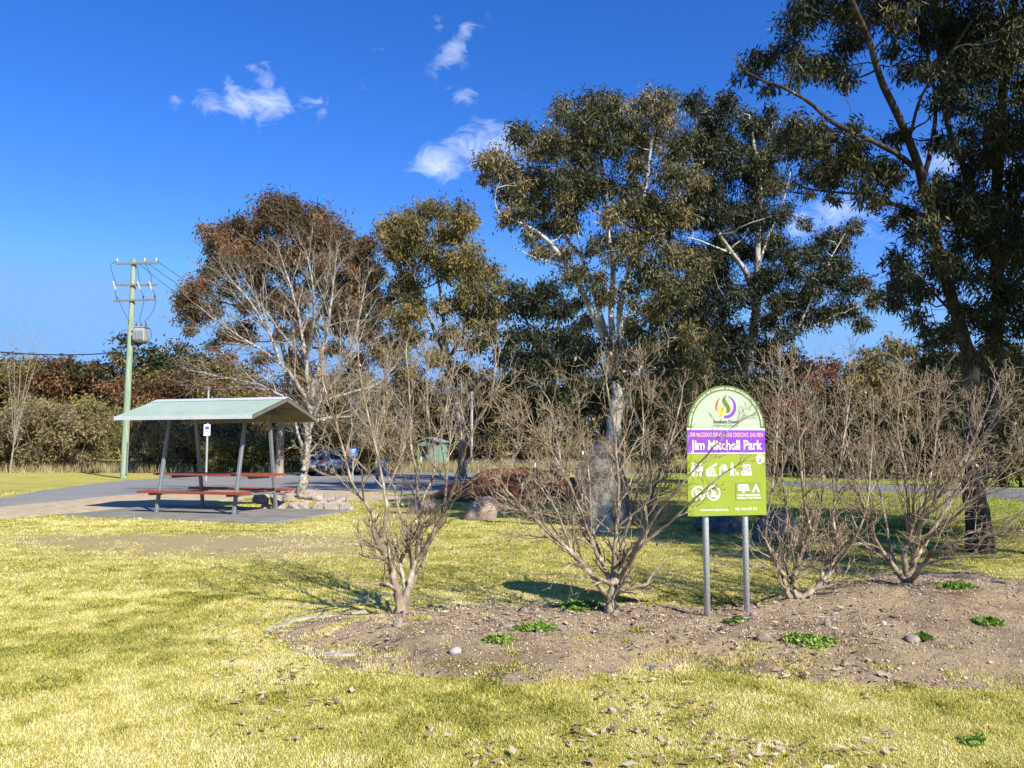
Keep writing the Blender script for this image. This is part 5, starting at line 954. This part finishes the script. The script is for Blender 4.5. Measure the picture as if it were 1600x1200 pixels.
bm = bmesh.new(); box(bm, (t0.x - wd / 2 - .04, t0.y - .34, t0.z + hgt), (t0.x + wd / 2 + .04, t0.y + .49, t0.z + hgt + .05)); bmlink('lid', bm, M['tx_grey'], tx)
for k in range(3):
    bm = bmesh.new(); q = Vector((t0.x - .3 + .3 * k, t0.y, t0.z + hgt + .05)); cyl(bm, q, q + Vector((0, 0, .16)), .06, .045, 10); cyl(bm, q + Vector((0, 0, .16)), q + Vector((0, 0, .34)), .045, .02, 10); bmlink('bushing', bm, M['brownglaze'], tx)
def cable(nm, pts, r, m, parent=None, n=5, label=None):
    P = catmull(np.array([list(p) for p in pts]), 6); v, f = tubes(P[None], np.full((1, len(P)), r), n); return link(nm, mesh_np(nm, v, f, smooth_=True), m, parent)
for a, b, c_, e in (((183, 409), (173, 415), (180, 440), (180, 444)), ((226, 412), (232, 420), (236, 432), (236, 442)), ((214, 412), (216, 425), (217, 434), (218, 442)), ((181, 452), (180, 460), (182, 464), (184, 468)), ((219, 452), (222, 458), (224, 462), (224, 467)), ((238, 452), (241, 458), (242, 462), (242, 466)), ((186, 470), (192, 484), (198, 495), (203, 503)), ((225, 470), (222, 484), (219, 494), (218, 503)), ((243, 470), (240, 484), (232, 496), (226, 503)), ((228, 510), (235, 515), (236, 527), (229, 533)), ((198, 515), (190, 518), (191, 530), (198, 533)), ((197, 533), (188, 538), (185, 545), (190, 549))):
    cable('cable', [loc(*a, -.3), loc(*b, -.32), loc(*c_, -.32), loc(*e, -.3)], .016, M['black'], pr)
bm = bmesh.new(); cyl(bm, loc(199.5, 741, -.02) + Vector((0, -.16, 0)), loc(203, 690, -.02) + Vector((0, -.2, 0)), .05, .05, 8); bmlink('conduit', bm, M['steel'], pr)
def wire(pxa, da, pxb, db, sag, r, lab):
    a = at(*pxa, da); b = at(*pxb, db); t = np.linspace(0, 1, 21)[:, None]; P = a * (1 - t) + b * t; P[:, 2] -= (4 * t * (1 - t) * sag)[:, 0]
    v, f = tubes(P[None], np.full((1, 21), r), 5); tag(link('overhead_wire', mesh_np('overhead_wire', v, f, smooth_=True), M['black']), lab, 'wire')
wire((190, 550), PD - .2, (-160, 527), 38, .45, .034, 'thick black service cable running left from the power pole')
wire((204, 553), PD + .2, (420, 640), 80, .5, .028, 'black service cable running right and away from the power pole')
wire((244, 407), PD, (420, 500), 120, .8, .016, 'highest thin wire running right from the top crossarm')
wire((226, 408), PD, (420, 515), 120, .8, .016, 'middle thin wire running right from the top crossarm')
wire((212, 408), PD, (400, 530), 120, .8, .016, 'lowest thin wire running right past the top of the pole')

# ------------------------------------------------------------------ small white sign by the drive and other posts
def post_sign(px, d, base_y, top_y, r, name, label, cat, panel=None, pm='s_white', post2=None, mk=None):
    b = at(px, 695, d); B = np.array([b[0], d, float(gz(b[0], d))]); ro = empty(name, B, label, cat)
    H = at(px, top_y, d)[2] - B[2]; bm = bmesh.new()
    cyl(bm, (0, 0, -.3), (0, 0, H), r, n=12); bmlink('post', bm, M['galv'], ro)
    if panel:
        w, h, zc = panel; bm = bmesh.new(); box(bm, (-w / 2, -r - .012, zc - h / 2), (w / 2, -r - .002, zc + h / 2)); pn = bmlink('panel', bm, M[pm], ro)
        if mk: mk(pn, w, h, zc, -r - .0125)
    return ro
def mk_p(pn, w, h, zc, y):
    for q in ([(-w * .3, zc + h * .32), (w * .3, zc + h * .32), (w * .3, zc + h * .05), (-w * .3, zc + h * .05)], [(-w * .25, zc - h * .12), (w * .25, zc - h * .12), (w * .25, zc - h * .2), (-w * .25, zc - h * .2)]):
        bm = bmesh.new(); prism(bm, q, y - .003, y); bmlink('marking', bm, M['s_purple'], pn)
post_sign(323.5, 44, 735, 605, .055, 'sign_post', 'tall grey post with small white sign seen through the shelter', 'sign', (.36, .62, at(323, 674, 44)[2] + .45), 's_white', mk=mk_p)
def mk_b(pn, w, h, zc, y):
    for i, q in enumerate(([(-w * .36, zc + h * .40), (w * .36, zc + h * .40), (w * .36, zc + h * .30), (-w * .36, zc + h * .30)], [(-w * .22, zc + h * .20), (-w * .06, zc + h * .20), (-w * .06, zc + .0), (-w * .22, zc + .0)], [(w * .06, zc + h * .20), (w * .22, zc + h * .20), (w * .22, zc), (w * .06, zc)], [(-w * .2, zc - h * .1), (w * .2, zc - h * .1), (w * .12, zc - h * .38), (-w * .12, zc - h * .38)])):
        bm = bmesh.new(); prism(bm, q, y - .003, y); bmlink('marking', bm, M['s_white'], pn)
post_sign(552, 46, 742, 702, .04, 'blue_sign', 'small blue sign with white symbol in front of the parked car', 'sign', (.44, .46, at(552, 708, 46)[2] + .45), 'blue', mk=mk_b)
post_sign(737, 78, 716, 612, .13, 'lamp_post', 'slim pale grey post standing past the kerb', 'post')
post_sign(641, 74, 726, 650, .16, 'steel_post', 'pale grey post just left of the green booth', 'post')
for px, d, top, lab in ((866, 62, 722, 'short white marker post by the car park edge'), (911, 60, 705, 'white marker post beside the standing stone'), (688, 52, 735, 'short white marker post at the edge of the car park'), (836, 58, 723, 'thin short marker post left of the white one')):
    b = at(px, 695, d); bm = bmesh.new(); H = at(px, top, d)[2] - float(gz(b[0], d)); box(bm, (-.06, -.04, -.1), (.06, .04, H)); box(bm, (-.05, -.045, H - .18), (.05, -.041, H - .08))
    o = bmlink('marker_post', bm, M['s_white'], bevel=0); o.location = (b[0], d, float(gz(b[0], d))); tag(o, lab, 'post')

# ------------------------------------------------------------------ wheelie bins
def bin_(px, d, body, lid, label, rz):
    b = at(px, 695, d); ro = empty('wheelie_bin', (b[0], d, float(gz(b[0], d))), label, 'bin', 'wheelie bins by the car park', rz); bm = bmesh.new()
    lo = [bm.verts.new(v) for v in ((-.22, -.25, .06), (.22, -.25, .06), (.22, .25, .06), (-.22, .25, .06))]; hi = [bm.verts.new(v) for v in ((-.29, -.35, 1.0), (.29, -.35, 1.0), (.29, .35, 1.0), (-.29, .35, 1.0))]
    bm.faces.new(lo[::-1]); bm.faces.new(hi)
    for i in range(4): bm.faces.new((lo[i], lo[(i + 1) % 4], hi[(i + 1) % 4], hi[i]))
    bmlink('body', bm, M[body], ro, bevel=.02); bm = bmesh.new(); prism(bm, [(-.32, 1.01), (.32, 1.01), (.30, 1.06), (.12, 1.11), (-.12, 1.11), (-.30, 1.06)], -.40, .38); bmlink('lid', bm, M[lid], ro, bevel=.01)
    for s in (-1, 1): bm = bmesh.new(); cyl(bm, (s * .22, .26, .1), (s * .28, .26, .1), .1, n=14); bmlink('wheel', bm, M['rubber'], ro)
    bm = bmesh.new(); cyl(bm, (-.25, .42, .98), (.25, .42, .98), .018, n=8); bmlink('handle', bm, M[body], ro)
bin_(597, 56, 'bin_blue', 'lid_blue', 'pale blue wheelie bin with blue lid by the car park', .4)
bin_(586, 58, 'bin_green', 'lid_yellow', 'dark green wheelie bin with yellow lid behind the blue one', .2)

# ------------------------------------------------------------------ green booth
bb = at(676, 695, 78); br = empty('booth', (bb[0], 78, float(gz(bb[0], 78))), 'small green gabled amenities booth with dark opening', 'booth', rz=R(-18))
hw_, hd, hh_ = 1.15, 1.0, 2.35
bm = bmesh.new(); box(bm, (-.1, -hd, 0), (hw_, hd, hh_)); box(bm, (-hw_, -hd + .9, 0), (-.103, hd - .003, hh_ - .003)); box(bm, (-hw_, -hd, hh_ - .35), (-.103, -hd + .897, hh_ - .003)); box(bm, (-hw_, -hd + .003, 0), (-hw_ + .09, -hd + .897, hh_ - .353)); wl = bmlink('wall', bm, M['booth'], br)
bm = bmesh.new(); box(bm, (.1, -hd - .03, .05), (.95, -hd - .003, 2.0)); dr = bmlink('door', bm, M['booth_roof'], br); bm = bmesh.new(); box(bm, (.84, -hd - .06, .98), (.88, -hd - .031, 1.1)); bmlink('handle', bm, M['steel'], dr)
bm = bmesh.new(); box(bm, (-hw_ + .1, -hd + .55, .02), (-.12, -hd + .893, .95)); bmlink('bench', bm, M['s_white'], br)
bm = bmesh.new()
for q in ([(-hw_ - .2, hh_ - .04), (0, hh_ + .42), (0, hh_ + .48), (-hw_ - .22, hh_ + .02)], [(hw_ + .2, hh_ - .04), (hw_ + .22, hh_ + .02), (.002, hh_ + .48), (.002, hh_ + .42)]): prism(bm, q, -hd - .25, hd + .25)
bmlink('roof', bm, M['booth_roof'], br); bm = bmesh.new(); prism(bm, [(-hw_, hh_), (hw_, hh_), (0, hh_ + .40)], -hd + .02, hd - .02); bmlink('gable', bm, M['booth'], br)

# ------------------------------------------------------------------ parked car (built along +y = forward)
CD = 56.0; cb = at(523, 695, CD); cr_ = empty('parked_car', (cb[0], CD, float(gz(cb[0], CD)) + .02), 'silver grey compact SUV seen from behind in the car park', 'car', rz=R(-27))
ST = [(-2.18, .80, .42, .98, .98, .70, 1.00), (-2.12, .86, .30, 1.02, 1.06, .72, 1.1), (-1.98, .89, .28, 1.05, 1.45, .66, 1.1), (-1.75, .91, .28, 1.06, 1.62, .63, 1.1), (-1.2, .92, .28, 1.05, 1.68, .64, 1.1), (-.4, .92, .28, 1.03, 1.70, .65, 1.1), (.3, .92, .28, 1.01, 1.66, .64, 1.1), (.75, .92, .28, 1.0, 1.45, .66, 1.1), (1.15, .91, .28, .99, 1.08, .74, 1.1), (1.7, .89, .30, .90, .95, .70, 1.0), (2.1, .82, .34, .76, .80, .62, 1.0), (2.22, .70, .42, .66, .68, .5, 1.0)]
rings = []
for (y, w, zb, zb2, zr, wr, _) in ST:
    half = [(w * .80, zb), (w * .97, zb + .10), (w, (zb + zb2) * .5), (w * .975, zb2 - .06), (w * .94, zb2), (wr + .03, zr - .07), (wr * .82, zr)]
    rings.append([(x, y, z) for x, z in half] + [(-x, y, z) for x, z in half[::-1]])
bm = bmesh.new(); rv = [[bm.verts.new(p) for p in r_] for r_ in rings]; nR = len(rings[0])
for i in range(len(rv) - 1):
    for j in range(nR): bm.faces.new((rv[i][j], rv[i][(j + 1) % nR], rv[i + 1][(j + 1) % nR], rv[i + 1][j]))
bm.faces.new(rv[0]); bm.faces.new(rv[-1][::-1]); body = bmlink('body', bm, M['car_paint'], cr_)
for p_ in body.data.polygons: p_.use_smooth = True
def on_side(y, t, s):      # point on the glasshouse side, t 0 belt .. 1 roof edge
    ys = [r_[0] for r_ in ST]; i = max(0, min(len(ys) - 2, int(np.searchsorted(ys, y)) - 1)); f_ = (y - ys[i]) / (ys[i + 1] - ys[i]); g = [ST[i][k] * (1 - f_) + ST[i + 1][k] * f_ for k in range(7)]
    x = g[1] * .94 * (1 - t) + (g[5] + .03) * t; z = g[3] * (1 - t) + (g[4] - .07) * t; return Vector((s * (x + .012), y, z + .004))
for s in (-1, 1):
    for y0, y1, t0_, t1_ in ((-1.72, -1.12, .12, .9), (-1.06, -.22, .08, .92), (-.16, .62, .08, .92)):
        bm = bmesh.new(); nq = 6; A_ = [bm.verts.new(on_side(y0 + (y1 - y0) * k / nq + (.1 if y0 < -1.5 else 0) * (1 - k / nq), t0_, s)) for k in range(nq + 1)]; B_ = [bm.verts.new(on_side(y0 + (y1 - y0) * k / nq - (.28 if y1 > .5 else 0) * (k / nq) + (.2 if y0 < -1.5 else 0) * (1 - k / nq), t1_, s)) for k in range(nq + 1)]
        for k in range(nq): bm.faces.new((A_[k], A_[k + 1], B_[k + 1], B_[k]))
        bmlink('side_window', bm, M['glass'], cr_)
bm = bmesh.new()
vs = [bm.verts.new(v) for v in ((-.74, -2.135, 1.09), (.74, -2.135, 1.09), (.62, -1.94, 1.50), (-.62, -1.94, 1.50))]; bm.faces.new(vs); bmlink('rear_window', bm, M['glass'], cr_)
bm = bmesh.new(); vs = [bm.verts.new(v) for v in ((-.70, 1.10, 1.13), (-.62, .62, 1.55), (.62, .62, 1.55), (.70, 1.10, 1.13))]; bm.faces.new(vs); bmlink('windscreen', bm, M['glass'], cr_)
bm = bmesh.new(); box(bm, (-.70, -2.02, 1.53), (.70, -1.80, 1.575)); bmlink('spoiler', bm, M['black'], cr_, bevel=.01)
bm = bmesh.new(); prism(bm, [(-.88, .28), (.88, .28), (.90, .70), (-.90, .70)], -2.24, -2.0); bmlink('bumper', bm, M['black'], cr_, bevel=.03)
bm = bmesh.new(); box(bm, (-.26, -2.252, .72 - .13), (.26, -2.242, .70)); bmlink('number_plate', bm, M['s_white'], cr_)
for s in (-1, 1):
    bm = bmesh.new(); prism(bm, [(s * .58, .90), (s * .86, .86), (s * .86, 1.0), (s * .56, .98)], -2.215, -2.05); bmlink('tail_light', bm, M['tail'], cr_)
    bm = bmesh.new(); box(bm, (s * .925 - .02, -1.0, .27), (s * .925 + .02, 1.0, .46)); bmlink('sill', bm, M['black'], cr_, bevel=.01)
    bm = bmesh.new(); cyl(bm, (s * .56, -1.6, 1.72), (s * .56, .25, 1.74), .02, n=8); bmlink('roof_rail', bm, M['black'], cr_)
    bm = bmesh.new(); box(bm, (s * .95 - .06, .62, 1.02), (s * .95 + .10, .78, 1.16)); bmlink('mirror', bm, M['car_paint'], cr_, bevel=.03)
    bm = bmesh.new(); box(bm, (s * .60 - .18, 2.06, .62), (s * .60 + .18, 2.2, .74)); bmlink('headlight', bm, M['s_white'], cr_, bevel=.02)
    for y in (-1.36, 1.34):
        bm = bmesh.new(); cyl(bm, (s * .78, y, .345), (s * .937, y, .345), .42, n=24); bmlink('wheel_arch', bm, M['black'], cr_)
        bm = bmesh.new(); cyl(bm, (s * .72, y, .335), (s * .945, y, .335), .335, n=24); wh = bmlink('wheel', bm, M['rubber'], cr_, bevel=.02)
        bm = bmesh.new(); cyl(bm, (s * .90, y, .335), (s * .953, y, .335), .2, n=20); bmlink('rim', bm, M['rim'], wh, bevel=.01)

# ------------------------------------------------------------------ railway beyond the left verge
for i, (y, lab) in enumerate(((76, 'near rusty rail of the line beyond the left verge'), (77.5, 'far rusty rail of the line beyond the left verge'))):
    bm = bmesh.new(); x0, x1 = -75, -22
    n_ = 24; prev = None
    for k in range(n_ + 1):
        x = x0 + (x1 - x0) * k / n_; z = -.5 + .38; ring = [bm.verts.new((x, y + a, z + b)) for a, b in ((-.035, 0), (.035, 0), (.035, .16), (-.035, .16))]
        if prev:
            for j in range(4): bm.faces.new((prev[j], prev[(j + 1) % 4], ring[(j + 1) % 4], ring[j]))
        else: bm.faces.new(ring[::-1])
        prev = ring
    bm.faces.new(prev); tag(bmlink('rail', bm, M['rail']), lab, 'rail')
bm = bmesh.new(); prism(bm, [(74.2, -.55), (79.3, -.55), (78.2, -.121), (75.3, -.121)], -75, -22)
for v in bm.verts: v.co = Vector((v.co.y, v.co.x, v.co.z))
tag(bmlink('rail_embankment', bm, M['gravel']), 'low ballast bank under the rails', 'embankment', kind='structure')
